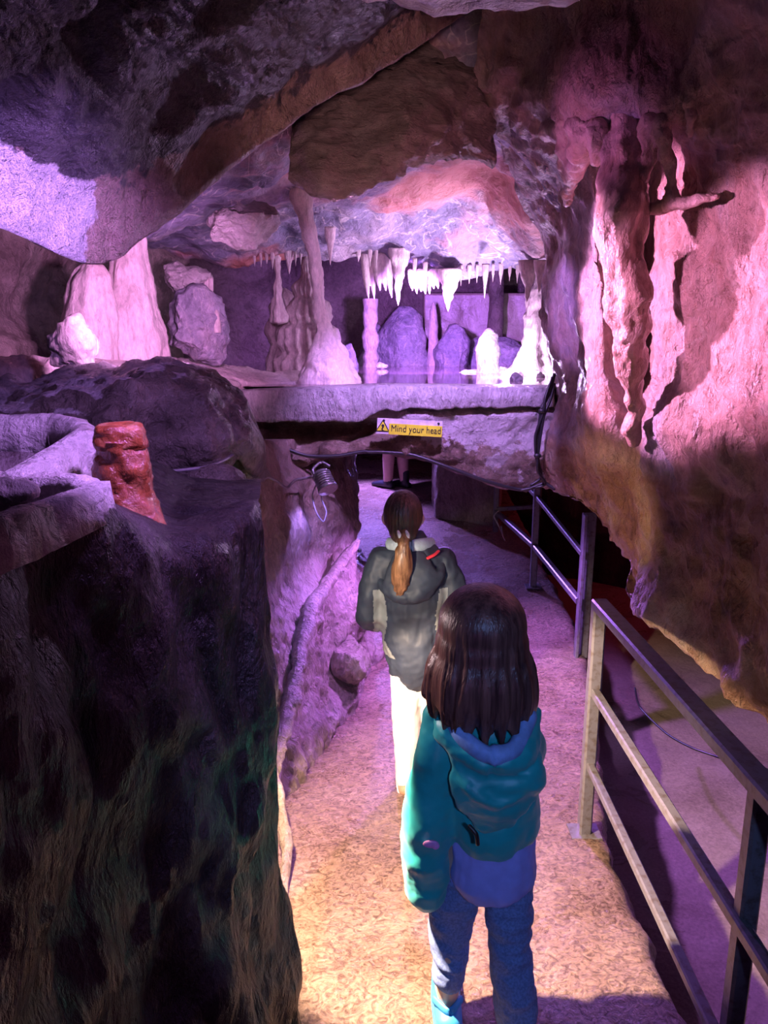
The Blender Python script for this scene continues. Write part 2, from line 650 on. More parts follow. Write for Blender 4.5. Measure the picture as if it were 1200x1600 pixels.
def right_wall_material():
    """Pink wet flowstone above, iron-brown rock on the undercut below the ledge."""
    m = rock('right wall rock', (.34, .18, .15), (.48, .33, .29), (.33, .33, .42), 2.2, .8, (.24, .5), 26, stretch=(1, 1, .55), wet=.6, bdist=.03, vein=.25)
    nt = m.node_tree
    L = nt.links.new
    b = [n for n in nt.nodes if n.type == 'BSDF_PRINCIPLED'][0]
    src = b.inputs['Base Color'].links[0].from_socket
    tc = nd(nt, 'ShaderNodeTexCoord')
    sp = nd(nt, 'ShaderNodeSeparateXYZ')
    L(tc.outputs['Object'], sp.inputs[0])
    n = nd(nt, 'ShaderNodeTexNoise', Scale=5.0, Detail=8.0, Roughness=.65)
    L(tc.outputs['Object'], n.inputs['Vector'])
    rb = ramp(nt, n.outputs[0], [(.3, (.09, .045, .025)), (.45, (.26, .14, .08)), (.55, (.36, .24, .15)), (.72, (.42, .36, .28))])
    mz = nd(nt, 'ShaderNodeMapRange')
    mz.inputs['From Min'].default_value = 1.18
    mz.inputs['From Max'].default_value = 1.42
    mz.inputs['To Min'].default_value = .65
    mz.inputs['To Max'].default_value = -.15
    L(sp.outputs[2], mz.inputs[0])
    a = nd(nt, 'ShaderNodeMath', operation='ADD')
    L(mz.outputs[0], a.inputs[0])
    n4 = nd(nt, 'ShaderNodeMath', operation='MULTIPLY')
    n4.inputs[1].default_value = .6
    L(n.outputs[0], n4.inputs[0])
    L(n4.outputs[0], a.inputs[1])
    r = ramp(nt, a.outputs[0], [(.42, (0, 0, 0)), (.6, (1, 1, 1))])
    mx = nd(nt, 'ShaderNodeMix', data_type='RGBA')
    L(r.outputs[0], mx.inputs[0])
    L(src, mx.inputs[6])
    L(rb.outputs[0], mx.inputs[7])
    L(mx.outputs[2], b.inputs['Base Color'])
    return m


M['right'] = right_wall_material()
# ------------------------------------------------------------------ the setting
def struct(o):
    o['kind'] = 'structure'
    return o


def zfloor(y):
    return float(np.interp(y, [-1, 1.85, 3.15, 4.0, 5.0, 8.2, 10.5], [0, 0, -.2, -.25, -.25, .14, .3]))


def xedge(y):
    return float(np.interp(y, [-1, 2.0, 2.72, 3.23, 4.0, 4.74, 5.4, 6.2, 10.5], [.80, .82, .88, 1.01, 1.2, 1.33, 1.38, 1.36, 1.36]))


def make_floor():
    ys = np.concatenate([np.arange(-.4, 1.2, .1), np.arange(1.2, 5.2, .03), np.arange(5.2, 10.2, .06)])
    nx = 70
    V, F = [], []
    for y in ys:
        xe = xedge(y) + .025 * noise.noise(Vector((y * 5, 3, 1))) + .012 * noise.noise(Vector((y * 17, 3, 1)))
        for k in range(nx):
            x = -1.3 + (xe + 1.3) * k / (nx - 1)
            z = zfloor(y) + .012 * noise.fractal(Vector((x * 3, y * 3, 0)), 1, 2, 4)
            e = max(0, 1 - (xe - x) / .06)
            z -= .02 * e * e
            V.append((x, y, z))
        for k, (dx, dz) in enumerate(((.02, -.07), (.0, -.2), (.03, -.45), (.0, -1.1))):
            V.append((xe + dx + .03 * noise.noise(Vector((y * 6, dz * 9, 5))), y, (zfloor(y) if k < 3 else 0) + dz))
    w = nx + 4
    for i in range(len(ys) - 1):
        for k in range(w - 1):
            a = i * w + k
            F.append((a, a + 1, a + w + 1, a + w))
    o = link('floor', mesh_np('floor', V, F), M['floor'])
    return struct(o)


make_floor()


def make_pit():
    V, F = [], []
    xs = np.arange(.6, 5.3, .07)
    ys = np.arange(-.6, 10.2, .07)
    for y in ys:
        for x in xs:
            V.append((x, y, -.9 + .03 * noise.fractal(Vector((x * 1.3, y * 1.3, 4)), 1, 2, 4)))
    n = len(xs)
    for i in range(len(ys) - 1):
        for j in range(n - 1):
            a = i * n + j
            F.append((a, a + 1, a + n + 1, a + n))
    return struct(link('floor_pit', mesh_np('floor_pit', V, F), M['pitrock']))


make_pit()


def off(c, d):
    p = P3(c) + np.array(d, float)
    return W(*p)


# --- near left rock face -------------------------------------------------
rows = [
    [(-260, 720, 1.2), (-40, 712, 1.75), (110, 708, 1.8), (230, 722, 1.8), (300, 748, 1.9), (398, 750, 2.0)],
    [(-260, 880, .85), (-20, 836, 1.15), (125, 782, 1.36), (222, 790, 1.42), (290, 800, 1.55), (396, 776, 1.7)],
    [(-260, 960, .60), (0, 858, .82), (150, 788, 1.03), (215, 816, 1.14), (275, 836, 1.28), (388, 795, 1.45)],
    [(-260, 1010, .56), (0, 905, .78), (150, 850, .98), (225, 860, 1.09), (290, 880, 1.22), (396, 850, 1.42)],
    [(-260, 1060, .53), (0, 1000, .74), (150, 980, .97), (240, 985, 1.09), (310, 985, 1.22), (408, 960, 1.43)],
    [(-260, 1200, .50), (0, 1180, .70), (150, 1160, .93), (245, 1150, 1.06), (330, 1140, 1.22), (416, 1120, 1.45)],
    [(-260, 1380, .48), (0, 1370, .70), (150, 1360, .92), (260, 1340, 1.08), (345, 1320, 1.22), (430, 1320, 1.47)],
    [(-260, 1660, .46), (0, 1660, .68), (150, 1650, .90), (265, 1630, 1.06), (365, 1610, 1.22), (446, 1600, 1.50)],
]
nr = []
for k, r in enumerate(rows):
    last = P3(r[-1])
    r = list(r)
    r.append(W(last[0] - .03, last[1] + .07, last[2] - .01))
    r.append(W(last[0] - .45, last[1] + (.14 if k > 1 else .4), last[2] - .03))
    nr.append(r)
b = [P3(c) for c in nr[-1]]
nr.append([W(p[0], p[1], -.08) for p in b])
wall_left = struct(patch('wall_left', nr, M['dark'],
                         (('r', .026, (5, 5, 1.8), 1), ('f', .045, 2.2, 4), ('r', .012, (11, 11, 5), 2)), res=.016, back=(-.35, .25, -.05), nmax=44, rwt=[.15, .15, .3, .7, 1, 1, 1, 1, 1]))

# --- left side of the tunnel under the arch --------------------------------
rows = [
    [(300, 640, 2.6), (360, 670, 3.2), (420, 690, 3.8), (480, 690, 4.2), (535, 690, 4.9), (560, 690, 6.4), (560, 690, 8.0)],
    [(330, 740, 2.4), (375, 745, 3.1), (425, 745, 3.6), (480, 745, 4.0), (540, 745, 4.6), (548, 745, 6.0), (545, 745, 8.0)],
    [(340, 840, 2.35), (385, 840, 3.0), (435, 840, 3.45), (495, 840, 3.9), (548, 840, 4.5), (552, 840, 5.5), (548, 800, 7.0)],
    [(340, 920, 2.3), (392, 930, 2.9), (440, 930, 3.3), (490, 940, 3.75), (545, 900, 4.4), (565, 870, 5.2), (550, 850, 6.5)],
    [(340, 1010, 2.25), (398, 1020, 2.8), (435, 1020, 3.15), (480, 1010, 3.5), (525, 975, 4.0), (590, 930, 4.8), (575, 900, 5.8)],
    [(340, 1110, 2.2), (405, 1120, 2.7), (430, 1120, 3.0), (465, 1110, 3.3), (505, 1060, 3.75), (560, 1010, 4.45), (590, 960, 5.2)],
    [(340, 1230, 2.1), (410, 1230, 2.6), (428, 1230, 2.8), (455, 1200, 3.1), (500, 1160, 3.5), (552, 1090, 4.0), (600, 1010, 4.8)],
]
b = [P3(c) for c in rows[-1]]
rows.append([W(p[0] + .03, p[1] - .03, -.42) for p in b])
struct(patch('wall_left_tunnel', rows, M['side'],
             (('r', .035, (6, 3, 2.2), 11), ('f', .06, 2.5, 3), ('r', .014, 14, 8)), res=.022, back=(-.4, .1, 0), nmax=40))

# ledge block and root-like ribs on the tunnel side
tag(boulder('ledge_rock', pt(548, 1010, 4.1) + np.array((0, 0, -.06)), (.15, .14, .14), M['side'], 5, 9,
            (('f', .03, 5, 0), ('r', .012, 14, 0)), cutd=(.5, .8)),
    'squat brown rock ledge at the foot of the tunnel wall beside the dark jacket', 'rock')


def path_tube(name, pts, r, mat, label=None, cat=None, group=None, n=6, seg=8, parent=None):
    o = tube(name, [P3(c) for c in pts], r, mat, seg, n, parent)
    if label:
        tag(o, label, cat, group)
    return o


V, F = tube_geo([P3(c) for c in [(558, 850, 4.28), (520, 900, 3.98), (488, 950, 3.62), (472, 1010, 3.36), (455, 1090, 3.1), (436, 1170, 2.85), (424, 1240, 2.68)]],
                [.03, .035, .04, .04, .035, .03, .02], 10, 10)
V = [v + np.array((1, -.4, .2)) * disp_val(v, (('f', .02, 9, 2), ('r', .012, 20, 3))) for v in V]
tag(link('flowstone_rib', mesh_np('flowstone_rib', V, F), M['side']),
    'long root-like rock rib running diagonally down the tunnel wall', 'rock rib')

V, F = tube_geo([P3(c) for c in [(421, 1170, 2.74), (428, 1215, 2.66), (438, 1262, 2.58), (446, 1310, 2.5), (447, 1370, 2.34), (440, 1440, 2.16)]],
                [.012, .016, .02, .022, .02, .015], 10, 8)
V = [v + np.array((1, .2, .2)) * disp_val(v, (('f', .012, 11, 5),)) for v in V]
tag(link('flowstone_rib', mesh_np('flowstone_rib', V, F), M['side']),
    'short pale root-like rib at the foot of the rock on the edge of the path', 'rock rib')

# --- bridge over the path -----------------------------------------------------
cx = [240, 350, 385, 430, 480, 530, 590, 650, 710, 770, 820, 850, 890, 980]
yb = [760, 752, 745, 737, 724, 710, 702, 712, 735, 757, 763, 757, 775, 800]
rows = [[] for _ in range(9)]
for x, y in zip(cx, yb):
    lft = x < 600
    X = P3((x, 660, 4.0))[0]
    zb = P3((x, y, 4.05))[2]
    rows[0].append(W(X, 4.3, 1.44))
    rows[1].append(W(X, 4.14, 1.47))
    rows[2].append((x, 628, 4.03))
    rows[3].append((x, 648, 4.02 if lft else 3.97))
    rows[4].append((x, 668 if y > 690 else 664, 4.10 if lft else 3.98))
    rows[5].append((x, .35 * 668 + .65 * y, 4.02 if lft else 3.97))
    rows[6].append((x, y, 4.06))
    rows[7].append(W(X, 4.7, zb + .12))
    rows[8].append(W(X, 7.55, 1.36))
struct(patch('wall_bridge', rows, M['bridge'], (('f', .03, 5, 20), ('r', .014, 13, 9)), res=.018, back=(0, .12, .03), nmax=50, rwt=[.2, .2, .5, .6, 1, 1, 1, 1, .4]))


def make_slab():
    """The concrete pool edge: a long thin slab with a ragged lower edge on the left half of the bridge."""
    xs = np.linspace(374, 866, 130)
    V, F = [], []
    n = 14
    for x in xs:
        f = np.interp(x, [374, 560, 600, 866], [658, 660, 640, 636])
        f += 5 * noise.noise(Vector((x * .03, 1, 0))) + 3 * noise.noise(Vector((x * .11, 4, 0)))
        top = np.interp(x, [374, 600, 866], [612, 603, 606])
        pts = [pt(x, top, 4.0) + np.array((0, .12, .008)), pt(x, top, 4.0) + np.array((0, .03, .01))]
        for k in range(n - 4):
            t = k / (n - 5)
            y = top + (f - top) * t
            p = pt(x, y, 3.93 + .02 * abs(t - .5))
            p[1] += .008 * noise.fractal(Vector((p[0] * 14, p[2] * 9, 2)), 1, 2, 4)
            pts.append(p)
        pb = pts[-1].copy()
        pts.append(pb + np.array((0, .05, -.005)))
        pts.append(pb + np.array((0, .16, .03)))
        V += pts
    for i in range(len(xs) - 1):
        for k in range(n):
            k2 = (k + 1) % n
            F.append((i * n + k, i * n + k2, (i + 1) * n + k2, (i + 1) * n + k))
    F.append(tuple(range(n))[::-1])
    F.append(tuple((len(xs) - 1) * n + k for k in range(n)))
    return link('trim_1', mesh_np('trim_1', V, F), M['slab'])


struct(make_slab())

# --- pool ---------------------------------------------------------------------
POOLZ = 1.556


def make_water():
    xs = np.linspace(-1.25, 1.7, 60)
    ys = np.linspace(4.06, 7.7, 70)
    V = [(x, y, POOLZ) for y in ys for x in xs]
    n = len(xs)
    F = [(i * n + j, i * n + j + 1, (i + 1) * n + j + 1, (i + 1) * n + j) for i in range(len(ys) - 1) for j in range(n - 1)]
    return tag(link('pool_water', mesh_np('pool_water', V, F), M['water']), 'still mirror-like pool on top of the rock bridge', 'water', kind='stuff')


make_water()

rows = [[(x, y, 7.75 + .15 * math.sin(x * .02)) for x in (230, 330, 420, 500, 570, 640, 720, 800, 900)] for y in (300, 400, 460, 520, 563)]
rows.append([W(P3(c)[0], 7.8, 1.3) for c in rows[-1]])
struct(patch('wall_back', rows, M['ceil'], (('f', .1, 1.6, 5), ('r', .04, 4, 2)), res=.05, back=(0, .12, 0)))
# smooth grey wall behind the right half of the pool
rows = [[(x, y, 7.3 - .0006 * (x - 740)) for x in (662, 700, 740, 780, 830, 880)] for y in (458, 480, 505, 535, 566)]
struct(patch('trim_2', rows, M['pitrock'], (('f', .02, 4, 5),), res=.03, back=(0, .14, 0)))

# --- far end of the path ---------------------------------------------------------
rows = [[(x, y, 10.0) for x in (420, 520, 600, 680, 780, 900, 1000)] for y in (600, 680, 720, 760)]
rows.append([W(P3(c)[0], 10.0, .1) for c in rows[-1]])
struct(patch('wall_tunnel_end', rows, M['dark'], (('f', .08, 2, 5),), res=.07, back=(0, .3, 0)))
rows = [[W(x, y, z) for x, y in ((.52, 7.9), (.50, 7.45), (.62, 7.4), (.85, 7.3), (1.08, 7.2), (1.15, 7.35), (1.15, 7.9))] for z in (1.3, .9, .6, .3, .0, -.3)]
struct(patch('wall_tunnel_right', rows, M['side'], (('f', .03, 3, 15), ('r', .01, 9, 2)), res=.035, back=(0, .3, 0), flip=False))
rows = [[W(x, y, z) for x, y in ((1.0, 9.2), (1.8, 8.6), (2.8, 7.8), (3.8, 6.2), (4.6, 4.2), (4.9, 2.0), (5.0, -.4))] for z in (1.5, .8, .2, -.4, -1.0)]
struct(patch('wall_pit', rows, M['dark'], (('f', .14, 1.2, 15), ('r', .05, 3, 2)), res=.07, back=(.3, .3, 0)))

# --- ceiling: near slab with the brown lip -----------------------------------------
lip = [(-220, 180, 300, 1.05), (-100, 195, 330, 1.18), (0, 215, 358, 1.3), (70, 255, 385, 1.4), (130, 292, 412, 1.5), (185, 275, 405, 1.6), (250, 248, 352, 1.72),
       (330, 212, 290, 1.84), (420, 165, 222, 1.98), (500, 108, 164, 2.12), (620, 30, 94, 2.32), (740, -46, 22, 2.55), (880, -130, -50, 2.75)]
rows = [[] for _ in range(7)]
for x, yu, yl, D in lip:
    rows[0].append((x + 60, -420, .42 * D))
    rows[1].append((x + 40, -170, .62 * D))
    rows[2].append((x + 10, .45 * yu - 60, .82 * D))
    rows[3].append((x, yu, D))
    rows[4].append((x, yl, D + .06))
    p = P3((x, yl, D + .06))
    rows[5].append(W(p[0] + .08, p[1] + .26, p[2] + .22))
    rows[6].append(W(p[0] + .2, p[1] + .9, p[2] + .5))
ceil_near = struct(patch('ceiling_front', rows, M['ceil'], (('r', .035, (5, 5, 5), 6), ('f', .05, 2.6, 9), ('r', .018, 12, 1)), res=.018, back=(0, .15, .5), nmax=50, rwt=[1, 1, 1, .35, .22, .5, 1]))


def to_px(p):
    d = np.array(p) - np.array((0, 0, CAMZ))
    f = d[1] * CP - d[2] * SP
    u = d[1] * SP + d[2] * CP
    return 600 + FPX * d[0] / f, 800 - FPX * u / f, f


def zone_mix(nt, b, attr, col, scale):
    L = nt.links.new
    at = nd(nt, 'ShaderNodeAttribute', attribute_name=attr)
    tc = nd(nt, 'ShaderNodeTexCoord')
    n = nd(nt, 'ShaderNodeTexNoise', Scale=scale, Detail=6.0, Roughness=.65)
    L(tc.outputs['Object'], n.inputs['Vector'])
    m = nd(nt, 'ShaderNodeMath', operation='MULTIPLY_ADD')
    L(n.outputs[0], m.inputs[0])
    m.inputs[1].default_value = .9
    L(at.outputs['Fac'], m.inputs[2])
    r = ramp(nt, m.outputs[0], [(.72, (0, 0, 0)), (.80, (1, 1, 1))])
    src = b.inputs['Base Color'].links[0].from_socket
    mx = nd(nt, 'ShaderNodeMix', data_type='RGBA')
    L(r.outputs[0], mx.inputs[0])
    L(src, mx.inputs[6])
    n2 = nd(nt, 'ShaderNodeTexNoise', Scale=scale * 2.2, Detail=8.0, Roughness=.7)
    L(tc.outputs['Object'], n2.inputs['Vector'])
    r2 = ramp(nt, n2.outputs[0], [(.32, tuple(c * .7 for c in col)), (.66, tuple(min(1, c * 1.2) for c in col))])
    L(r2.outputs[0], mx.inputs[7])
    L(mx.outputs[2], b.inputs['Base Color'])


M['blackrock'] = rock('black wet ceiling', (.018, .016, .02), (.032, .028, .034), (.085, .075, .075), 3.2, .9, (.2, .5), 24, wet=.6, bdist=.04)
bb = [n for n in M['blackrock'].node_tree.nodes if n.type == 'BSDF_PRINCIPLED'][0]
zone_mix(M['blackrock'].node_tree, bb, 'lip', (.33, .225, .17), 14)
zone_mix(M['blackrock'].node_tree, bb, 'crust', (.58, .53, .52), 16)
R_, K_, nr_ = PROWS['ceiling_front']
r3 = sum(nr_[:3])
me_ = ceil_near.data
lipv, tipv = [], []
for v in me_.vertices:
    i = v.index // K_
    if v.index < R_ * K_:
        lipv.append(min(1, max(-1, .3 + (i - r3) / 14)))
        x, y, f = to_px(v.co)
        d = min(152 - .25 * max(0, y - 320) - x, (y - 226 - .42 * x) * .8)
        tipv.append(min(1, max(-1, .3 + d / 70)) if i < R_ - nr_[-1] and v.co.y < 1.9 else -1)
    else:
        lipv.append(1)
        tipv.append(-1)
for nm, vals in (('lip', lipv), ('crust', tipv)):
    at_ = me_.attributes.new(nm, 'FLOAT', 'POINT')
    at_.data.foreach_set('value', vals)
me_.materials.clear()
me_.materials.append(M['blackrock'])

# pale bulge at the very top of the view
rows = [[(520, -160, 1.0), (640, -160, 1.05), (760, -150, 1.1), (880, -140, 1.1), (1010, -140, 1.1)],
        [(540, -60, 1.15), (640, -50, 1.2), (760, -40, 1.22), (880, -40, 1.22), (1000, -50, 1.2)],
        [(575, -5, 1.3), (650, 12, 1.32), (760, 16, 1.34), (870, 8, 1.34), (975, -12, 1.3)],
        [(590, -30, 1.55), (660, -20, 1.55), (760, -15, 1.55), (870, -20, 1.55), (970, -40, 1.5)]]
struct(patch('ceiling_bulge', rows, M['calcite'], (('f', .02, 6, 9), ('r', .008, 16, 1)), res=.015, back=(0, .1, .3)))

# --- ceiling: layered block in the middle ----------------------------------------
rows = [[(450, 130, 3.4), (540, 70, 3.4), (640, 40, 3.5), (725, 80, 3.6), (790, 150, 3.8)],
        [(452, 200, 2.95), (540, 135, 2.92), (640, 96, 3.0), (728, 134, 3.15), (772, 200, 3.5)],
        [(450, 245, 2.9), (530, 215, 2.84), (630, 190, 2.88), (715, 205, 3.05), (768, 235, 3.45)],
        [(448, 284, 2.95), (520, 300, 2.9), (600, 274, 2.92), (655, 252, 3.05), (770, 254, 3.5)],
        [off((448, 284, 2.95), (0, .35, .06)), off((520, 300, 2.9), (0, .4, .08)), off((600, 274, 2.92), (0, .4, .08)), off((655, 252, 3.05), (0, .4, .1)), off((770, 254, 3.5), (0, .35, .1))],
        [off((448, 284, 2.95), (0, 1.2, .3)), off((520, 300, 2.9), (0, 1.2, .3)), off((600, 274, 2.92), (0, 1.2, .3)), off((655, 252, 3.05), (0, 1.2, .3)), off((770, 254, 3.5), (0, 1.0, .3))]]
struct(patch('ceiling_middle', rows, M['block'], (('r', .03, (5, 5, 9), 3), ('f', .05, 3.5, 2), ('r', .015, 16, 5)), res=.018, back=(0, .3, .3), nmax=50))

# --- ceiling: smooth vault over the pool ---------------------------------------------
cxs = [130, 225, 300, 380, 450, 520, 600, 680, 760, 838, 900]
top = [330, 310, 262, 236, 205, 185, 175, 170, 205, 300, 330]
mid = [392, 366, 326, 296, 285, 285, 262, 245, 248, 335, 370]
low = [400, 386, 366, 350, 342, 350, 345, 330, 335, 392, 410]
lipy = [404, 398, 402, 414, 406, 402, 408, 436, 434, 428, 440]
rows = [[] for _ in range(8)]
for x, a, bb, c, d in zip(cxs, top, mid, low, lipy):
    p = P3((x, a, 3.5))
    rows[0].append(W(p[0], 2.9, 3.3))
    rows[1].append((x, a, 3.55))
    rows[2].append((x, bb, 4.15))
    rows[3].append((x, c, 4.75))
    rows[4].append((x, d, 5.25))
    q = P3((x, d, 5.25))
    rows[5].append(W(q[0], q[1] + .12, q[2] + .03))
    rows[6].append(W(q[0] * 1.1, q[1] + .6, q[2] + .25))
    rows[7].append(W(q[0] * 1.3, 8.3, q[2] + .4))
struct(patch('ceiling_back', rows, M['vault'], (('f', .09, 1.9, 12), ('r', .022, (6, 6, 6), 3), ('n', .012, 14, 8)), res=.028, back=(0, .2, .4), nmax=44))

# --- right wall ------------------------------------------------------------------------
rw = [
    [(772, -90, 3.0), (850, -90, 2.85), (935, -90, 2.6), (990, -90, 2.55), (1045, -90, 2.4), (1130, -90, 2.15), (1225, -90, 1.95), (1400, -90, 1.7)],
    [(748, 30, 3.1), (845, 20, 2.95), (935, 20, 2.7), (990, 20, 2.62), (1045, 20, 2.5), (1130, 20, 2.25), (1225, 20, 2.02), (1400, 20, 1.75)],
    [(738, 140, 3.3), (840, 140, 3.05), (935, 160, 2.66), (992, 165, 2.6), (1048, 165, 2.46), (1130, 150, 2.34), (1225, 140, 2.12), (1400, 140, 1.85)],
    [(775, 240, 3.65), (855, 230, 3.3), (935, 225, 3.05), (1006, 230, 3.25), (1050, 225, 2.74), (1130, 240, 2.5), (1225, 230, 2.2), (1400, 230, 1.9)],
    [(822, 330, 4.0), (868, 320, 3.6), (932, 325, 3.15), (1010, 330, 3.45), (1046, 330, 2.76), (1130, 330, 2.5), (1225, 330, 2.22), (1400, 330, 1.9)],
    [(844, 400, 4.15), (880, 400, 3.65), (936, 400, 3.18), (1010, 400, 3.5), (1046, 400, 2.76), (1130, 400, 2.5), (1225, 400, 2.22), (1400, 400, 1.9)],
    [(848, 480, 4.15), (884, 480, 3.65), (940, 480, 3.18), (1010, 480, 3.5), (1048, 480, 2.74), (1130, 480, 2.48), (1225, 480, 2.2), (1400, 480, 1.9)],
    [(868, 590, 4.1), (893, 590, 3.6), (944, 590, 3.15), (1006, 590, 3.45), (1042, 590, 2.74), (1130, 590, 2.48), (1225, 590, 2.2), (1400, 590, 1.9)],
    [(866, 640, 4.0), (893, 640, 3.5), (945, 640, 3.08), (1000, 642, 3.1), (1038, 640, 2.68), (1130, 640, 2.42), (1225, 640, 2.14), (1400, 640, 1.85)],
    [(852, 672, 3.95), (893, 672, 3.48), (948, 676, 3.05), (995, 680, 2.98), (1036, 672, 2.66), (1130, 672, 2.40), (1225, 672, 2.12), (1400, 672, 1.84)],
    [(846, 712, 3.98), (895, 718, 3.55), (952, 735, 3.15), (995, 750, 3.0), (1036, 760, 2.74), (1130, 780, 2.46), (1225, 800, 2.18), (1400, 850, 1.9)],
    [(846, 742, 4.02), (905, 765, 3.6), (958, 800, 3.22), (992, 830, 3.0), (1040, 850, 2.78), (1130, 900, 2.48), (1225, 940, 2.2), (1400, 1020, 1.9)],
    [(846, 760, 4.08), (915, 803, 3.62), (960, 850, 3.3), (984, 895, 3.08), (985, 945, 2.92), (1092, 1034, 2.55), (1215, 1145, 2.22), (1400, 1300, 1.9)],
]
b = [P3(c) for c in rw[-1]]
rw.append([W(p[0] + .12, p[1] + .25, p[2] + .05) for p in b])
rw.append([W(p[0] + .9, p[1] + .7, p[2] + .0) for p in b])
rw.append([W(p[0] + 2.6, p[1] + 1.2, p[2] + .15) for p in b])
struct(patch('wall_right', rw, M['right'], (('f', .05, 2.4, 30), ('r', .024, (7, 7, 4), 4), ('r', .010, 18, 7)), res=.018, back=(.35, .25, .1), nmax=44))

# --- upper left walls ------------------------------------------------------------------------
rows = [[(-260, 300, 3.2), (-60, 320, 3.7), (40, 350, 4.1), (120, 380, 4.6), (210, 340, 5.0), (300, 330, 5.4)],
        [(-260, 420, 3.1), (-60, 420, 3.6), (30, 430, 3.95), (110, 440, 4.5), (210, 430, 5.0), (300, 430, 5.4)],
        [(-260, 500, 3.1), (-60, 500, 3.5), (30, 505, 3.9), (105, 510, 4.4), (210, 500, 5.0), (290, 500, 5.4)],
        [(-260, 540, 3.0), (-60, 540, 3.4), (40, 545, 3.7), (110, 550, 4.3), (210, 560, 5.0), (290, 560, 5.4)]]
b = [P3(c) for c in rows[-1]]
rows.append([W(p[0], p[1], 1.35) for p in b])
struct(patch('wall_left_upper', rows, M['ceil'], (('f', .08, 2.4, 3), ('r', .03, 6, 4)), res=.035, back=(-.2, .3, 0)))
# ------------------------------------------------------------------ cave formations
# big left boulder
rows = [
    [(-120, 625, 2.9), (0, 600, 2.9), (90, 585, 2.9), (170, 576, 2.85), (245, 562, 2.8), (305, 578, 2.8), (375, 618, 2.8)],
    [(-120, 660, 2.3), (0, 625, 2.35), (90, 598, 2.4), (172, 582, 2.4), (245, 566, 2.4), (308, 584, 2.45), (384, 628, 2.5)],
    [(-120, 680, 2.0), (0, 645, 2.05), (90, 612, 2.1), (175, 597, 2.1), (245, 582, 2.15), (312, 604, 2.2), (392, 650, 2.3)],
    [(-120, 720, 1.98), (0, 690, 2.0), (90, 668, 2.0), (180, 655, 2.0), (250, 662, 2.1), (322, 675, 2.1), (394, 690, 2.26)],
    [(-120, 770, 2.0), (0, 750, 2.0), (90, 745, 2.0), (180, 745, 2.02), (250, 748, 2.12), (322, 745, 2.12), (372, 716, 2.26)],
]
b = [P3(c) for c in rows[-1]]
rows.append([W(p[0], p[1] + .4, p[2] - .05) for p in b])
bo = patch('boulder', rows, M['boulder'], (('r', .02, 7, 14), ('f', .05, 3, 9), ('r', .01, 18, 3)), res=.015, back=(0, .25, -.12), nmax=46)
tag(bo, 'large dark wet boulder with a pale top, behind the rimstone basins', 'boulder')
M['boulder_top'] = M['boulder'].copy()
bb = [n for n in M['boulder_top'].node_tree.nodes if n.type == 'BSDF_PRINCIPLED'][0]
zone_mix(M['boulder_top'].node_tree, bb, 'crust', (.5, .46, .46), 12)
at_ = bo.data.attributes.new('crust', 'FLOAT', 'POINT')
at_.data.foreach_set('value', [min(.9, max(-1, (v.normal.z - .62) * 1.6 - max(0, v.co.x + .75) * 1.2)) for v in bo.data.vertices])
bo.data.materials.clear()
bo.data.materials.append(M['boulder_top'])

tag(boulder('boulder', pt(318, 768, 2.05), (.115, .1, .075), M['boulder'], 9, 8, (('f', .02, 6, 1), ('r', .008, 20, 0))),
    'small bluish rock lump under the large dark boulder', 'boulder')


# rippled flowstone apron
rows = [[(120, 556, 4.0), (250, 556, 4.3), (330, 566, 4.6), (400, 576, 4.9), (475, 582, 5.3)],
        [(130, 570, 3.3), (240, 566, 3.5), (315, 580, 3.8), (395, 594, 4.2), (468, 594, 4.6)],
        [(140, 590, 2.75), (235, 582, 2.8), (305, 598, 3.2), (386, 611, 4.12), (455, 605, 4.2)]]
b = [P3(c) for c in rows[-1]]
rows.append([W(p[0], p[1] + .04, p[2] - .05) for p in b])
tag(patch('flowstone_apron', rows, M['flow'], (('r', .012, (4, 14, 4), 2), ('f', .02, 3, 1)), res=.018, back=(0, .1, -.05)),
    'rippled sloping flowstone sheet between the pink cone and the pool', 'flowstone')

DR = (('f', .02, 6, 1), ('r', .009, (12, 12, 5), 2))
tag(lathe('flowstone_cone', pt(213, 566, 3.85), [(.175, -.1), (.168, 0), (.158, .1), (.146, .2), (.126, .32), (.1, .44), (.078, .55), (.07, .68), (.09, .82)], M['flow'], 56, 8,
          flute=(9, .05), lean=[(0, 0), (-.01, 0), (0, 0), (.01, 0)], terms=DR),
    'tall pink flowstone cone with a smooth skirt behind the large boulder', 'flowstone')
tag(lathe('flowstone_column', pt(142, 575, 3.62), [(.135, -.1), (.13, .03), (.125, .12), (.118, .24), (.105, .34), (.085, .41), (.045, .46), (.004, .475)], M['flow'], 48, 8,
          sx=1, sy=.75, flute=(7, .06), lean=[(0, 0), (0, 0), (.03, .04)], terms=DR),
    'blunt pink flowstone slab left of the tall cone', 'flowstone')
tag(boulder('stalagmite_boss', pt(110, 543, 2.85), (.088, .085, .125), M['flow'], 21, 9, (('f', .03, 7, 1), ('r', .012, 18, 2)), cutd=(.55, .85),
            squash=lambda V: np.column_stack((V[:, 0] * (1 - 1.6 * np.clip(V[:, 2], -.12, .125)), V[:, 1], V[:, 2]))),
    'knobbly pale pink stump standing on the back of the large boulder', 'stalagmite')
rb = boulder('flowstone_boulder', pt(312, 515, 4.25), (.20, .17, .21), M['mound'], 33, 11, (('f', .05, 4, 1), ('r', .02, 12, 2)), cutd=(.5, .85))
tag(rb, 'lilac rounded boulder at the left end of the pool with a little knob on top', 'boulder')
tag(lathe('stalagmite', pt(339, 505, 4.22), [(.022, -.05), (.02, .0), (.018, .03), (.012, .055), (.003, .07)], M['flow'], 16, 4, terms=(('f', .006, 20, 1),)),
    'tiny knob of a stalagmite on top of the lilac boulder', 'stalagmite')
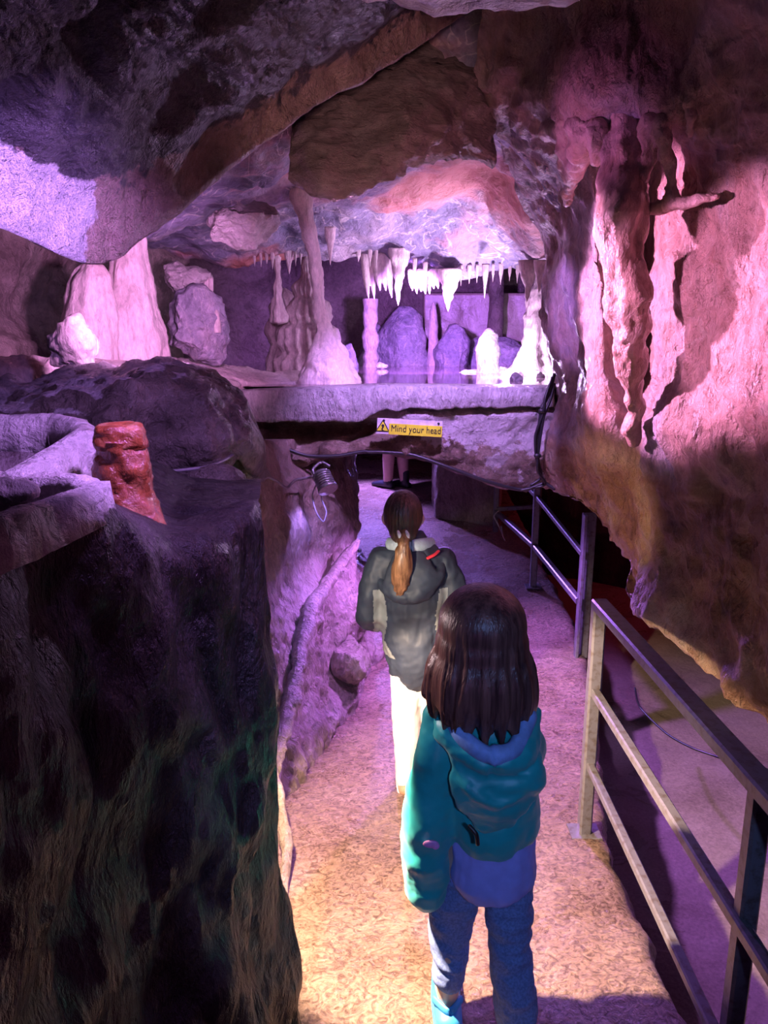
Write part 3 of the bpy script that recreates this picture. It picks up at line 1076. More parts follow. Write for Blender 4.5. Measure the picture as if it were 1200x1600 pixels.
tag(boulder('hanging_rock', pt(372, 345, 3.75), (.21, .18, .10), M['calcite'], 41, 12, (('f', .05, 4, 1), ('r', .02, 12, 2)), cutd=(.5, .8)),
    'lilac rock lump hanging from the ceiling left of the thin column', 'rock')
tag(boulder('hanging_rock', pt(297, 437, 4.5), (.18, .14, .085), M['calcite'], 43, 10, (('f', .04, 5, 1), ('r', .02, 12, 2)), cutd=(.5, .8)),
    'pale blue ceiling ledge above the lilac boulder at the pool', 'rock')

rows = [[(-140, 558, 3.2), (-40, 557, 3.2), (30, 557, 3.22), (86, 556, 3.25)], [(-140, 572, 3.12), (-40, 574, 3.12), (30, 574, 3.15), (86, 574, 3.2)], [(-140, 606, 3.08), (-40, 606, 3.1), (30, 605, 3.12), (86, 604, 3.15)]]
tag(patch('rimstone_dam', rows, M['flow'], (('r', .012, (16, 16, 2), 2), ('f', .012, 6, 1)), res=.012, back=(0, .3, -.03)),
    'low pink rimstone dam streaked with drips at the left edge behind the boulder', 'rimstone')

# --- rimstone basins on the near left rock ---------------------------------------
def rim_ring(pts, w, h, seed):
    """Ribbon wall with a flat rough top, following a bent line."""
    P = cr_path([P3(c) for c in pts], 14)
    T = np.gradient(P, axis=0)
    T[:, 2] = 0
    T /= np.linalg.norm(T, axis=1, keepdims=True)
    V, F = [], []
    prof = [(-.5, -1), (-.62, -.3), (-.5, -.02), (-.2, .04), (.2, .02), (.5, -.03), (.72, -.4), (.85, -1)]
    n = len(prof)
    for k, (p, t) in enumerate(zip(P, T)):
        s = np.array((-t[1], t[0], 0))
        for a, c in prof:
            q = p + s * a * w + np.array((0, 0, c * h))
            q = q + np.array((s[0], s[1], .7)) * disp_val(q, (('f', .008, 14, seed), ('r', .004, 30, seed)))
            V.append(q)
    for k in range(len(P) - 1):
        for j in range(n):
            j2 = (j + 1) % n
            F.append((k * n + j, k * n + j2, (k + 1) * n + j2, (k + 1) * n + j))
    F.append(tuple(range(n))[::-1])
    F.append(tuple((len(P) - 1) * n + j for j in range(n)))
    return V, F


M['rimwater'] = water_material('basin water', (.1, .06, .06), .05, .05, 20)


def basin(name, label, rim, wid, hh, floorpts, seed):
    t = thing(name, label, 'rimstone basin', tuple(P3(floorpts[0])), group='rimstone basins on the near rock')
    inv = np.array(t.location)
    V, F = rim_ring(rim, wid, hh, seed)
    link('rim', mesh_np('rim', [v - inv for v in V], F), M['pale'], t)
    fp = [P3(c) for c in floorpts]
    zf = min(p[2] for p in fp)
    V = [np.array((p[0], p[1], zf)) - inv for p in fp]
    nb = len(V)
    V += [v + np.array((0, 0, -.03)) for v in V]
    F = [tuple(range(nb))] + [tuple(range(nb, 2 * nb))[::-1]] + [(i, nb + i, nb + (i + 1) % nb, (i + 1) % nb) for i in range(nb)]
    link('basin_water', mesh_np('basin_water', V, F, False), M['rimwater'], t)


basin('rimstone_basin', 'upper pale rimstone basin with a pointed rim, left of the amber stump',
      [(-420, 650, 1.62), (-200, 646, 1.62), (20, 650, 1.62), (95, 652, 1.6), (132, 668, 1.5), (100, 692, 1.4), (50, 722, 1.28), (-20, 758, 1.17), (-140, 800, 1.05), (-420, 830, 1.0)], .045, .11,
      [(-420, 672, 1.58), (30, 668, 1.56), (100, 674, 1.5), (60, 705, 1.3), (0, 745, 1.18), (-420, 790, 1.05)], 3)
basin('rimstone_basin', 'lower pale rimstone basin with a pointed rim at the left picture edge',
      [(-420, 775, 1.06), (-160, 745, 1.14), (-20, 735, 1.15), (60, 738, 1.14), (125, 746, 1.11), (148, 757, 1.05), (110, 770, .97), (50, 790, .87), (-20, 815, .78), (-160, 860, .70), (-420, 900, .66)], .034, .05,
      [(-420, 800, 1.03), (0, 752, 1.08), (100, 757, 1.05), (60, 778, .92), (-20, 806, .8), (-420, 885, .69)], 5)
tag(boulder('rimstone_lump', pt(10, 777, .93), (.04, .035, .022), M['flow'], 55, 6, (('f', .012, 16, 1), ('r', .006, 40, 2)), sub=4),
    'small pink rough lump inside the lower rimstone basin', 'rock')

# amber stump
amb = thing('stalagmite', 'glossy amber stalagmite stump beside the rimstone basins', 'stalagmite', tuple(pt(196, 792, 1.33)))
lathe('shaft', (0, 0, 0), [(.07, -.04), (.058, .0), (.05, .03), (.047, .07), (.045, .1), (.044, .12)], M['amber'], 40, 6, terms=(('f', .008, 22, 1), ('r', .004, 40, 3)), parent=amb)
lathe('crown', (0, 0, .105), [(.044, 0), (.0475, .008), (.045, .022), (.043, .034), (.038, .041), (.025, .043), (.012, .038), (.002, .036)], M['amber'], 40, 6, terms=(('f', .007, 26, 4),), parent=amb)

# --- pool formations ------------------------------------------------------------------
def on_pool(px, D, dz=0.0):
    p = pt(px, 580, D)
    return (float(p[0]), D, POOLZ + dz)


tag(lathe('stalagmite', on_pool(762, 5.55, -.02), [(.088, 0), (.084, .06), (.086, .14), (.082, .2), (.068, .26), (.046, .3), (.015, .325), (.002, .328)], M['white'], 40, 6, sx=.95, terms=(('f', .014, 12, 1), ('r', .006, 30, 2))),
    'bright white rounded stalagmite standing in the pool under the lamp', 'stalagmite')
tag(lathe('stalagmite', on_pool(676, 6.9, -.02), [(.056, 0), (.05, .06), (.046, .1), (.044, .22), (.042, .34), (.034, .45), (.022, .52), (.004, .56)], M['flow'], 28, 6, terms=(('f', .008, 16, 5),)),
    'slim pointed pink stalagmite standing alone in the pool', 'stalagmite')
tag(lathe('stalagmite', on_pool(579, 6.6, -.02), [(.07, 0), (.065, .05), (.07, .1), (.055, .15), (.066, .2), (.07, .27), (.05, .33), (.06, .38), (.065, .45), (.055, .5), (.06, .56), (.055, .575), (.004, .58)], M['flow'], 28, 5, terms=(('f', .012, 14, 6),)),
    'bulging totem-like stalagmite with a flat top, left of the slim one', 'stalagmite')
tag(boulder('rock', on_pool(597, 6.2, .02), (.05, .04, .03), M['white'], 71, 6, (('f', .012, 16, 1),), sub=4), 'small white stone at the foot of the totem-like stalagmite', 'rock')

# column with the broad foot
col = thing('cave_column', 'thin tilted column joining the ceiling to a broad cone foot at the pool edge', 'column', tuple(on_pool(517, 4.4)))
o0 = np.array(col.location)
lathe('foot', (0, 0, 0), [(.19, -.06), (.178, .0), (.158, .06), (.13, .12), (.094, .19), (.06, .26), (.04, .33), (.03, .42)], M['flow'], 56, 8, flute=(6, .04), lean=[(.0, 0), (-.02, 0), (-.045, 0)], terms=(('f', .03, 5, 7), ('r', .012, 16, 2)), parent=col)
pts = [pt(499, 500, 4.4), pt(497, 460, 4.4), pt(494, 420, 4.4), pt(487, 380, 4.38), pt(479, 340, 4.34), pt(468, 300, 4.3)]
V, F = tube_geo([p - o0 for p in pts], [.034, .028, .034, .04, .043, .06], 18, 8)
V = [v * 1.0 + np.array((1, .3, 0)) * disp_val(v, (('f', .012, 12, 7), ('r', .005, 26, 2))) for v in V]
link('shaft', mesh_np('shaft', V, F), M['flow'], col)

tag(lathe('flowstone_cascade', on_pool(482, 5.5, -.02), [(.2, 0), (.225, .1), (.17, .16), (.2, .23), (.19, .32), (.14, .36), (.165, .42), (.13, .5), (.095, .54), (.105, .6), (.06, .66), (.03, .74), (.03, .95)], M['flow'], 64, 7, flute=(15, .11), terms=(('f', .03, 6, 8), ('r', .01, 16, 2))),
    'tiered pink flowstone cascade behind the thin column', 'flowstone')
tag(lathe('flowstone_cascade', on_pool(448, 5.9, -.02), [(.15, 0), (.16, .1), (.12, .2), (.14, .3), (.1, .42), (.11, .5), (.06, .58), (.01, .62)], M['flow'], 48, 6, flute=(11, .1), terms=(('f', .03, 6, 3), ('r', .01, 16, 2))),
    'smaller lilac flowstone cascade left of the tiered one', 'flowstone')
tag(lathe('cave_column', on_pool(438, 5.3, .33), [(.004, 0), (.06, .02), (.05, .1), (.028, .2), (.02, .3), (.018, .38), (.03, .46)], M['flow'], 20, 6, flute=(5, .2), terms=(('f', .02, 12, 3),)),
    'slender lilac dripstone flaring out at its foot left of the cascades', 'column')
tag(lathe('flowstone_cone', on_pool(838, 5.3, -.03), [(.24, 0), (.18, .08), (.14, .18), (.115, .3), (.1, .42), (.075, .52), (.05, .62), (.045, .85)], M['flow'], 56, 8, flute=(8, .08), lean=[(.0, 0), (.0, 0), (.03, 0)], terms=(('f', .03, 6, 8), ('r', .012, 14, 2))),
    'steep pink flowstone cone against the right cave wall at the pool', 'flowstone')
for px, D, s, sd, lab in ((632, 7.0, (.26, .2, .52), 81, 'tall violet mound at the back of the pool behind the slim stalagmite'),
                          (706, 6.7, (.155, .14, .33), 82, 'rounded lilac mound in the pool between the slim and white stalagmites'),
                          (590, 7.25, (.26, .2, .36), 83, 'dark violet mound behind the totem-like stalagmite'),
                          (770, 6.9, (.3, .16, .3), 84, 'low dark violet mound behind the white stalagmite'),
                          (545, 6.4, (.08, .08, .2), 85, 'narrow violet mound beside the tiered cascade')):
    tag(boulder('flowstone_mound', on_pool(px, D), s, M['mound'], sd, 8, (('f', .05, 4, 1), ('r', .02, 12, 2)), sub=4), lab, 'mound')
for px, D, s, sd, lab in ((800, 5.0, (.075, .06, .05), 91, 'pale stone in front of the pool lamp'),
                          (836, 4.95, (.06, .05, .04), 92, 'pale stone against the foot of the right flowstone cone'),
                          (735, 5.6, (.1, .05, .02), 93, 'flat pale stone left of the white stalagmite'),
                          (806, 4.62, (.042, .04, .05), 94, 'dark angular stone near the pool edge'),
                          (785, 5.5, (.05, .05, .05), 95, 'pale stone touching the right side of the white stalagmite')):
    tag(boulder('rock', on_pool(px, D), s, M['white'] if sd != 94 else M['mound'], sd, 8, (('f', .015, 12, 1), ('r', .006, 30, 2)), sub=4), lab, 'rock')
tag(lathe('cave_column', on_pool(771, 7.15, -.02), [(.07, 0), (.075, .3), (.065, .6), (.075, 1.0)], M['ceil'], 24, 5, terms=(('f', .02, 8, 3),)),
    'dark rock pillar against the grey wall behind the pool', 'column')


# --- stalactites --------------------------------------------------------------------------
def stalactite(px, y0, y1, wpx, D, label, group=None, mat='flow', seed=0):
    p0, p1 = pt(px, y0, D), pt(px, y1, D)
    h = p0[2] - p1[2]
    r = wpx / FPX * D / 2
    o = lathe('stalactite', (float(p1[0]), D, float(p1[2])), [(.0012, 0), (r * .22, h * .15), (r * .45, h * .45), (r * .8, h * .8), (r * 1.1, h), (r * 1.3, h + .06)], M[mat], 16, 4,
              flute=(4, .12), terms=(('f', r * .25, 18, seed),) if r > .012 else ())
    return tag(o, label, 'stalactite', group)


stalactite(622, 404, 477, 26, 5.15, 'longest pink stalactite hanging from the middle of the ceiling lip', seed=1)
stalactite(700, 436, 487, 30, 5.15, 'stout pink stalactite hanging above the pool right of the curtain', seed=2)
stalactite(757, 428, 466, 9, 5.0, 'thin white stalactite right of the stout one', seed=3)
stalactite(823, 424, 472, 26, 4.7, 'stubby pink stalactite beside the right wall', seed=4)
stalactite(842, 424, 458, 16, 4.6, 'small pink stalactite squeezed against the right wall', seed=5)
stalactite(516, 372, 414, 13, 4.75, 'short pale stalactite beside the top of the thin column', seed=6)
stalactite(452, 402, 428, 12, 5.2, 'short lilac stalactite left of the thin column', seed=7)
rnd = random.Random(4)
for k, px in enumerate((398, 408, 417, 426, 462, 470, 512, 560, 578, 588, 648, 664, 720, 733, 745, 770, 782, 796, 808)):
    ly = float(np.interp(px, cxs, lipy))
    stalactite(px, ly - 6, ly + rnd.uniform(2, 13), rnd.uniform(3.5, 6.5), 5.18, 'thin little stalactite in the fringe along the ceiling lip above the pool', 'small stalactites along the ceiling lip')
for k, px in enumerate((312, 324, 331)):
    stalactite(px, 452, 464 + 3 * k, 6, 4.45, 'thin little stalactite under the pale blue ceiling ledge', 'small stalactites under the pale blue ledge')


def curtain(name, label, x0, x1, ytop, ybot, D, n, seed, lean=0):
    rr = random.Random(seed)
    geos = []
    for k in range(n):
        f = k / (n - 1)
        x = x0 + (x1 - x0) * f
        dd = D + .03 * math.sin(k * 1.9)
        yb = ybot + rr.uniform(-9, 6)
        rad = (x1 - x0) / n * D / FPX * .75
        geos.append(tube_geo([pt(x, ytop - 6, dd), pt(x + lean * .4, (ytop + yb) / 2, dd), pt(x + lean, yb, dd)], [rad * 1.3, rad, rad * .25], 10, 5))
    return tag(blob(name, geos, M['flow'], .007, 3), label, 'flowstone curtain')


curtain('flowstone_curtain', 'pink hanging flowstone curtain left of the longest stalactite', 570, 606, 406, 462, 5.25, 5, 2, 6)
curtain('flowstone_curtain', 'comb-like lilac flowstone curtain between the two large stalactites', 642, 682, 430, 460, 5.2, 7, 3, 3)

# --- drapery on the right wall ---------------------------------------------------------------
def strand(pts, r):
    return tube_geo([P3(c) for c in pts], r, 12, 7)


geos = [strand([(985, 195, 2.72), (976, 260, 2.66), (974, 330, 2.64), (976, 420, 2.64), (982, 520, 2.68), (988, 610, 2.74), (992, 690, 2.84)], [.09, .085, .088, .08, .064, .044, .016]),
        strand([(952, 330, 2.68), (954, 430, 2.68), (966, 530, 2.71), (982, 640, 2.78)], [.03, .035, .03, .015]),
        strand([(915, 180, 2.84), (955, 185, 2.8), (1000, 185, 2.78)], [.06, .07, .06])]
tag(blob('flowstone_pendant', geos, M['flow'] if False else M['pinkwall'], .012, 4, (('f', .03, 6, 4), ('r', .014, (14, 14, 7), 2))),
    'long tapering flowstone pendant hanging down the right wall to the ledge', 'flowstone')
geos = [strand([(862, 200, 3.15), (900, 200, 2.95), (940, 195, 2.82)], [.05, .06, .06]),
        strand([(905, 195, 2.8), (906, 235, 2.85), (894, 280, 3.12), (884, 318, 3.35)], [.05, .045, .035, .02]),
        strand([(880, 195, 2.95), (882, 235, 3.0), (876, 270, 3.1)], [.04, .03, .012]),
        strand([(930, 200, 2.72), (935, 240, 2.74), (932, 262, 2.8)], [.045, .035, .012])]
tag(blob('flowstone_drapery', geos, M['pinkwall'], .011, 3, (('f', .02, 9, 4), ('r', .01, 18, 2))),
    'knotted flowstone drapery left of the long pendant', 'flowstone')
geos = [strand([(1000, 172, 2.68), (1035, 172, 2.62), (1085, 160, 2.5)], [.06, .06, .05]),
        strand([(1012, 190, 2.58), (1016, 240, 2.58), (1006, 280, 2.6), (1002, 325, 2.62)], [.035, .022, .02, .022]),
        strand([(1036, 190, 2.52), (1040, 240, 2.52), (1048, 280, 2.54), (1050, 322, 2.55)], [.035, .025, .018, .02]),
        strand([(1078, 160, 2.46), (1082, 190, 2.46), (1078, 215, 2.48)], [.03, .022, .008]),
        strand([(996, 334, 2.64), (1024, 326, 2.6), (1050, 320, 2.55), (1085, 312, 2.48), (1120, 306, 2.44)], [.02, .02, .024, .02, .016])]
tag(blob('flowstone_drapery', geos, M['pinkwall'], .009, 3, (('f', .014, 10, 4), ('r', .008, 20, 2))),
    'root-like flowstone strands with a crossing rib right of the long pendant', 'flowstone')
# ------------------------------------------------------------------ railings
def wp(*c):
    return np.array(c, float)


rail_n = thing('railing', 'near section of square steel railing beside the child, reaching out of the picture', 'railing', (.8, 2.72, zfloor(2.72)))


def part_bar(name, parent, p0, p1, w, h, mat=None, up=(0, 0, 1)):
    o = np.array(parent.location)
    return bar(name, wp(*p0) - o, wp(*p1) - o, w, h, mat or M['rail'], parent, up)


xa, ya, za = .805, 2.72, zfloor(2.72)
part_bar('post', rail_n, (xa, ya, za - .01), (xa, ya, .85), .05, .05, up=(0, 1, 0))
part_bar('post', rail_n, (.852, 1.55, -.01), (.852, 1.55, .86), .045, .045, up=(0, 1, 0))
part_bar('post', rail_n, (.86, .55, -.01), (.86, .55, .86), .045, .045, up=(0, 1, 0))
part_bar('top_rail', rail_n, (xa, ya, .84), (.862, .4, .86), .062, .04)
part_bar('middle_rail', rail_n, (xa, ya, .49), (.862, .4, .46), .034, .034)
part_bar('lower_rail', rail_n, (xa, ya, .18), (.80, .4, .16), .03, .03)
part_bar('base_plate', rail_n, (xa - .06, ya, za + .004), (xa + .06, ya, za + .004), .1, .014)

rail_f = thing('railing', 'far section of steel railing along the widening path under the arch', 'railing', (1.27, 4.74, zfloor(4.74)))
part_bar('post', rail_f, (1.265, 4.72, zfloor(4.72) - .01), (1.275, 4.72, .71), .022, .05, up=(0, 1, 0))
part_bar('post', rail_f, (1.31, 4.78, zfloor(4.74) - .03), (1.315, 4.78, .71), .09, .02, up=(0, 1, 0))
part_bar('post', rail_f, (1.19, 5.85, zfloor(5.85) - .01), (1.19, 5.85, .95), .05, .05, up=(0, 1, 0))
part_bar('top_rail', rail_f, (1.275, 4.74, .45), (1.19, 5.85, .59), .034, .034)
part_bar('top_rail', rail_f, (1.19, 5.85, .59), (1.06, 7.05, .74), .034, .034)
part_bar('lower_rail', rail_f, (1.27, 4.74, .13), (1.19, 5.85, .19), .045, .045)
part_bar('lower_rail', rail_f, (1.19, 5.85, .19), (1.06, 7.05, .19), .045, .045)
part_bar('base_plate', rail_f, (1.13, 5.85, zfloor(5.85) + .005), (1.25, 5.85, zfloor(5.85) + .005), .11, .012)
part_bar('cross_rail', rail_f, (1.06, 7.05, .22), (1.5, 7.0, .26), .04, .04)
part_bar('post', rail_f, (1.06, 7.08, zfloor(7) - .01), (1.06, 7.08, .9), .05, .05, up=(0, 1, 0))

tag(tube('drain_pipe', [(1.42, 6.95, .2), (1.42, 6.95, .45), (1.42, 6.95, 1.0)], .035, M['rail'], 16, 3), 'short vertical grey pipe behind the far railing', 'pipe')
# rope tail tied to the far rail
tag(tube('rope', [(1.07, 6.98, .22), (1.02, 6.93, .18), (1.05, 6.9, .12), (1.1, 6.88, .02), (1.08, 6.86, .1), (1.1, 6.85, .0), (1.14, 6.85, -.06)], .007, plain('rope', (.45, .42, .38), .7), 6, 8),
    'pale knotted rope tail hanging from the end of the far railing', 'rope')
tag(tube('cable', [pt(992, 1075, 4.4), pt(1000, 1105, 4.1), pt(1040, 1145, 3.75), pt(1080, 1168, 3.5), pt(1126, 1184, 3.35)], .006, M['black'], 6, 8),
    'thin dark cable sagging across the pit behind the near railing', 'cable')

# ------------------------------------------------------------------ cables on the rock
def cab(label, pts, r, mat='black', seg=7, n=8):
    return tag(tube('cable', [P3(c) for c in pts], r, M[mat], seg, n), label, 'cable')


cab('black cable following the lower edge of the arch over the path', [(388, 684, 3.95), (430, 695, 3.95), (480, 712, 3.96), (530, 712, 3.97), (570, 706, 3.98), (640, 710, 3.97), (700, 730, 3.95), (760, 752, 3.95), (815, 765, 3.96), (848, 756, 3.94)], .010)
bund = thing('cable_bundle', 'bundle of black cables hanging where the bridge meets the right wall', 'cable', tuple(pt(842, 680, 3.86)))
o0 = np.array(bund.location)
for k, pp in enumerate(([(866, 585, 3.9), (858, 615, 3.88), (846, 640, 3.86), (840, 690, 3.86), (842, 730, 3.88), (850, 752, 3.92), (866, 764, 3.9)],
                        [(863, 590, 3.89), (852, 622, 3.86), (849, 645, 3.85), (837, 680, 3.85), (838, 715, 3.86), (846, 745, 3.9), (830, 758, 3.9)],
                        [(866, 600, 3.9), (860, 625, 3.87), (850, 650, 3.85), (842, 700, 3.85), (840, 735, 3.86), (852, 757, 3.9), (815, 766, 3.92)])):
    tube('strand', [pt(*c) - o0 for c in pp], .009 - .001 * k, M['black'], 7, 7, bund)
for c in ((847, 642, 3.85), (840, 712, 3.855)):
    V, F = ell_geo(pt(*c) - o0, (.02, .018, .014), 14, 8)
    link('cable_tie', mesh_np('cable_tie', V, F), M['black'], bund)
cab('pale grey cable crossing the dark rock below the large boulder', [(246, 738, 1.98), (290, 734, 2.0), (330, 728, 2.04), (362, 712, 2.2), (392, 684, 2.5)], .005, 'cable_grey')
cab('grey cable drooping across the rock left of the tunnel lamp', [(362, 732, 3.0), (400, 738, 3.2), (430, 750, 3.45), (448, 762, 3.6), (462, 750, 3.7), (492, 745, 3.84)], .007, 'cable_grey')

# ------------------------------------------------------------------ lamp under the arch
lamp = thing('floodlight', 'ribbed grey floodlight fixed under the left end of the arch', 'lamp', tuple(pt(506, 750, 3.72)))
lamp.scale = (.8, .8, .8)
prof = [(.001, -.06), (.04, -.06), (.046, -.05)]
for k in range(6):
    z = -.045 + k * .016
    prof += [(.05, z), (.058, z + .004), (.058, z + .009), (.05, z + .013)]
prof += [(.062, .055), (.064, .075), (.056, .076)]
hs = lathe('housing', (0, 0, 0), prof, M['steel_dark'], 32, 2, parent=lamp)
hs.rotation_euler = (math.radians(145), math.radians(-28), 0)
me_l, nt_l, b_l = newmat('lamp lens')
b_l.inputs['Base Color'].default_value = (.5, .45, .9, 1)
b_l.inputs['Emission Color'].default_value = (.45, .3, 1, 1)
b_l.inputs['Emission Strength'].default_value = 1.2
ln = lathe('lens', (0, 0, .07), [(.001, .004), (.04, .003), (.055, 0)], me_l, 32, 2, parent=hs)
tube('bracket', [(-.05, .0, .02), (-.07, .03, .06), (-.02, .06, .1), (.03, .05, .08)], .009, M['steel_dark'], 8, 5, lamp)
tag(tube('cable', [pt(494, 758, 3.72), pt(488, 775, 3.75), pt(494, 800, 3.78), pt(505, 815, 3.8), pt(510, 800, 3.8), pt(503, 780, 3.78), pt(500, 758, 3.72)], .004, M['cable_grey'], 6, 8),
    'thin cable loop dangling below the ribbed floodlight', 'cable')

# ------------------------------------------------------------------ sign
sc_ = pt(640, 668, 3.905)
sign = thing('warning_sign', 'yellow Mind your head warning sign screwed to the bridge', 'sign', tuple(sc_))
sign.rotation_euler = (0, math.radians(3.2), 0)
PW, PH = 100 * 3.98 / 1200, 24 * 3.98 / 1200
M['plate'] = plain('sign backing', (.52, .5, .52), .35)
M['yellow'] = plain('sign yellow', (.58, .62, .03), .4, 0, .08, 14)
M['ink'] = plain('sign ink', (.01, .01, .012), .5)


def box_geo(x0, x1, y0, y1, z0, z1):
    V = [np.array((x, y, z)) for x in (x0, x1) for y in (y0, y1) for z in (z0, z1)]
    F = [(0, 1, 3, 2), (4, 6, 7, 5), (0, 4, 5, 1), (2, 3, 7, 6), (0, 2, 6, 4), (1, 5, 7, 3)]
    return V, F


link('backing_plate', mesh_np('backing_plate', *box_geo(-PW / 2, PW / 2, 0, .006, -PH / 2, PH / 2), smooth=False), M['plate'], sign)
link('yellow_panel', mesh_np('yellow_panel', *box_geo(-PW * .315, PW * .50, -.0035, .0, -PH * .5, PH * .20), smooth=False), M['yellow'], sign)


def tri(name, cx_, cz_, s, y0, y1, mat):
    a = [(cx_ - s, cz_ - s * .62), (cx_ + s, cz_ - s * .62), (cx_, cz_ + s * 1.05)]
    V = [np.array((x, y0, z)) for x, z in a] + [np.array((x, y1, z)) for x, z in a]
    return link(name, mesh_np(name, V, [(0, 1, 2), (5, 4, 3), (0, 3, 4, 1), (1, 4, 5, 2), (2, 5, 3, 0)], False), mat, sign)


tri('triangle_outline', -PW * .412, -PH * .06, PH * .46, -.003, 0, M['ink'])
tri('triangle_panel', -PW * .412, -PH * .07, PH * .36, -.0045, -.001, M['yellow'])
V, F = ell_geo((-PW * .41, -.005, PH * .03), (.0075, .002, .0075), 14, 8)
V2, F2 = tube_geo([(-PW * .405, -.005, -.004), (-PW * .42, -.005, -.016), (-PW * .40, -.005, -.022)], [.004, .0035, .002], 8, 4)
link('pictogram', mesh_np('pictogram', *join_geo([(V, F), (V2, F2)])), M['ink'], sign)
fc = bpy.data.curves.new('lettering', 'FONT')
fc.body = 'Mind your head'
fc.size = PH * .62
fc.align_x = 'CENTER'
fc.align_y = 'CENTER'
fc.extrude = .0008
fc.resolution_u = 3
fc.space_character = 1.02
tmp = bpy.data.objects.new('tmp_text', fc)
COL.objects.link(tmp)
dg = bpy.context.evaluated_depsgraph_get()
dg.update()
tm = bpy.data.meshes.new_from_object(tmp.evaluated_get(dg))
bpy.data.objects.remove(tmp)
tm.name = 'lettering'
wt = max(v.co.x for v in tm.vertices) - min(v.co.x for v in tm.vertices)
for v in tm.vertices:
    v.co.x *= PW * .76 / wt
tm.materials.clear()
lt = link('lettering', tm, M['ink'], sign, (PW * .1, -.0048, -PH * .12))
lt.rotation_euler = (math.pi / 2, 0, 0)
for sx in (-.40, .44):
    V, F = ell_geo((PW * sx, -.003, PH * .36), (.0065, .004, .0065), 14, 8)
    link('screw', mesh_np('screw', V, F), M['ink'], sign)
# ------------------------------------------------------------------ people
SKIN = plain('skin', (.62, .40, .32), .45, 0, .06, 20)
M['teal'] = plain('teal jacket cloth', (.01, .40, .38), .45, 0, .08, 9, .15, sheen=.2)
M['hoodlining'] = plain('blue hood lining', (.22, .40, .75), .7, 0, .15, 30, .2)
M['shirt'] = plain('lilac blue tunic', (.36, .37, .86), .7, 0, .07, 12, .1)
M['denim'] = plain('faded denim', (.17, .24, .48), .8, 0, .2, 160, .2)
M['shoe_blue'] = plain('blue shoe', (.05, .34, .68), .5, 0, .1, 20)
M['badge'] = plain('pink badge', (.62, .28, .62), .6)
M['jacket_dark'] = plain('charcoal jacket cloth', (.022, .031, .052), .6, 0, .1, 14, .15)
M['jacket_side'] = plain('grey jacket panel', (.19, .21, .21), .6, 0, .08, 14, .1)
M['collar'] = plain('pale fleece', (.42, .52, .58), .85, 0, .1, 60, .3)
M['white_cloth'] = plain('white trousers', (.78, .76, .72), .7, 0, .05, 10, .1)
M['shoe_tan'] = plain('tan shoe', (.36, .22, .14), .6)
M['red'] = plain('red zip', (.6, .03, .05), .5)
M['tie'] = plain('white hair tie', (.8, .78, .8), .6)
M['shoe_black'] = plain('black shoe', (.02, .02, .025), .3)
M['cloth_black'] = plain('black cloth', (.02, .02, .024), .8)


def hair_mat(name, dark, light, sc=60):
    m, nt, b = newmat(name)
    L = nt.links.new
    tc = nd(nt, 'ShaderNodeTexCoord')
    mp = nd(nt, 'ShaderNodeMapping')
    mp.inputs['Scale'].default_value = (1, 1, .06)
    L(tc.outputs['Object'], mp.inputs[0])
    n = nd(nt, 'ShaderNodeTexNoise', Scale=float(sc), Detail=6.0, Roughness=.6)
    L(mp.outputs[0], n.inputs['Vector'])
    r = ramp(nt, n.outputs[0], [(.35, dark), (.68, light)])
    L(r.outputs[0], b.inputs['Base Color'])
    b.inputs['Roughness'].default_value = .34
    b.inputs['Specular IOR Level'].default_value = .55
    n2 = nd(nt, 'ShaderNodeTexNoise', Scale=float(sc * 3), Detail=4.0)
    L(mp.outputs[0], n2.inputs['Vector'])
    bp = nd(nt, 'ShaderNodeBump', Strength=.6, Distance=.004)
    L(n2.outputs[0], bp.inputs['Height'])
    L(bp.outputs[0], b.inputs['Normal'])
    return m


M['hair_child'] = hair_mat('dark brown hair', (.05, .02, .02), (.22, .10, .08))
M['hair_girl'] = hair_mat('brown hair', (.05, .026, .018), (.14, .075, .05), 80)
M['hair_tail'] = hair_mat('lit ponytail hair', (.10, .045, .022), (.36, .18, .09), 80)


def hand_geo(w, d, side, s=1.0):
    """A small hand hanging from wrist w towards direction d: palm, four curled fingers and a thumb."""
    w = np.array(w, float)
    d = np.array(d, float)
    d /= np.linalg.norm(d)
    a = np.cross(d, (0, 1, 0))
    a /= np.linalg.norm(a)
    c = np.cross(a, d)
    g = [tube_geo([w, w + d * .03 * s, w + d * .065 * s], [(.02 * s, .014 * s), (.031 * s, .013 * s), (.03 * s, .011 * s)], 12, 4, ref=a)]
    for k, (o, ln) in enumerate(((-.024, .05), (-.008, .06), (.008, .056), (.023, .044))):
        b0 = w + d * .058 * s + a * o * s
        ln *= s
        g.append(tube_geo([b0, b0 + d * ln * .5 + c * .006 * s, b0 + d * ln * .95 + c * .024 * s], [.0075 * s, .007 * s, .0055 * s], 8, 4))
    t0 = w + d * .02 * s - a * .022 * s
    g.append(tube_geo([t0, t0 + d * .025 * s - a * .018 * s + c * .01 * s, t0 + d * .05 * s - a * .02 * s + c * .024 * s], [.010 * s, .009 * s, .007 * s], 8, 4))
    return g


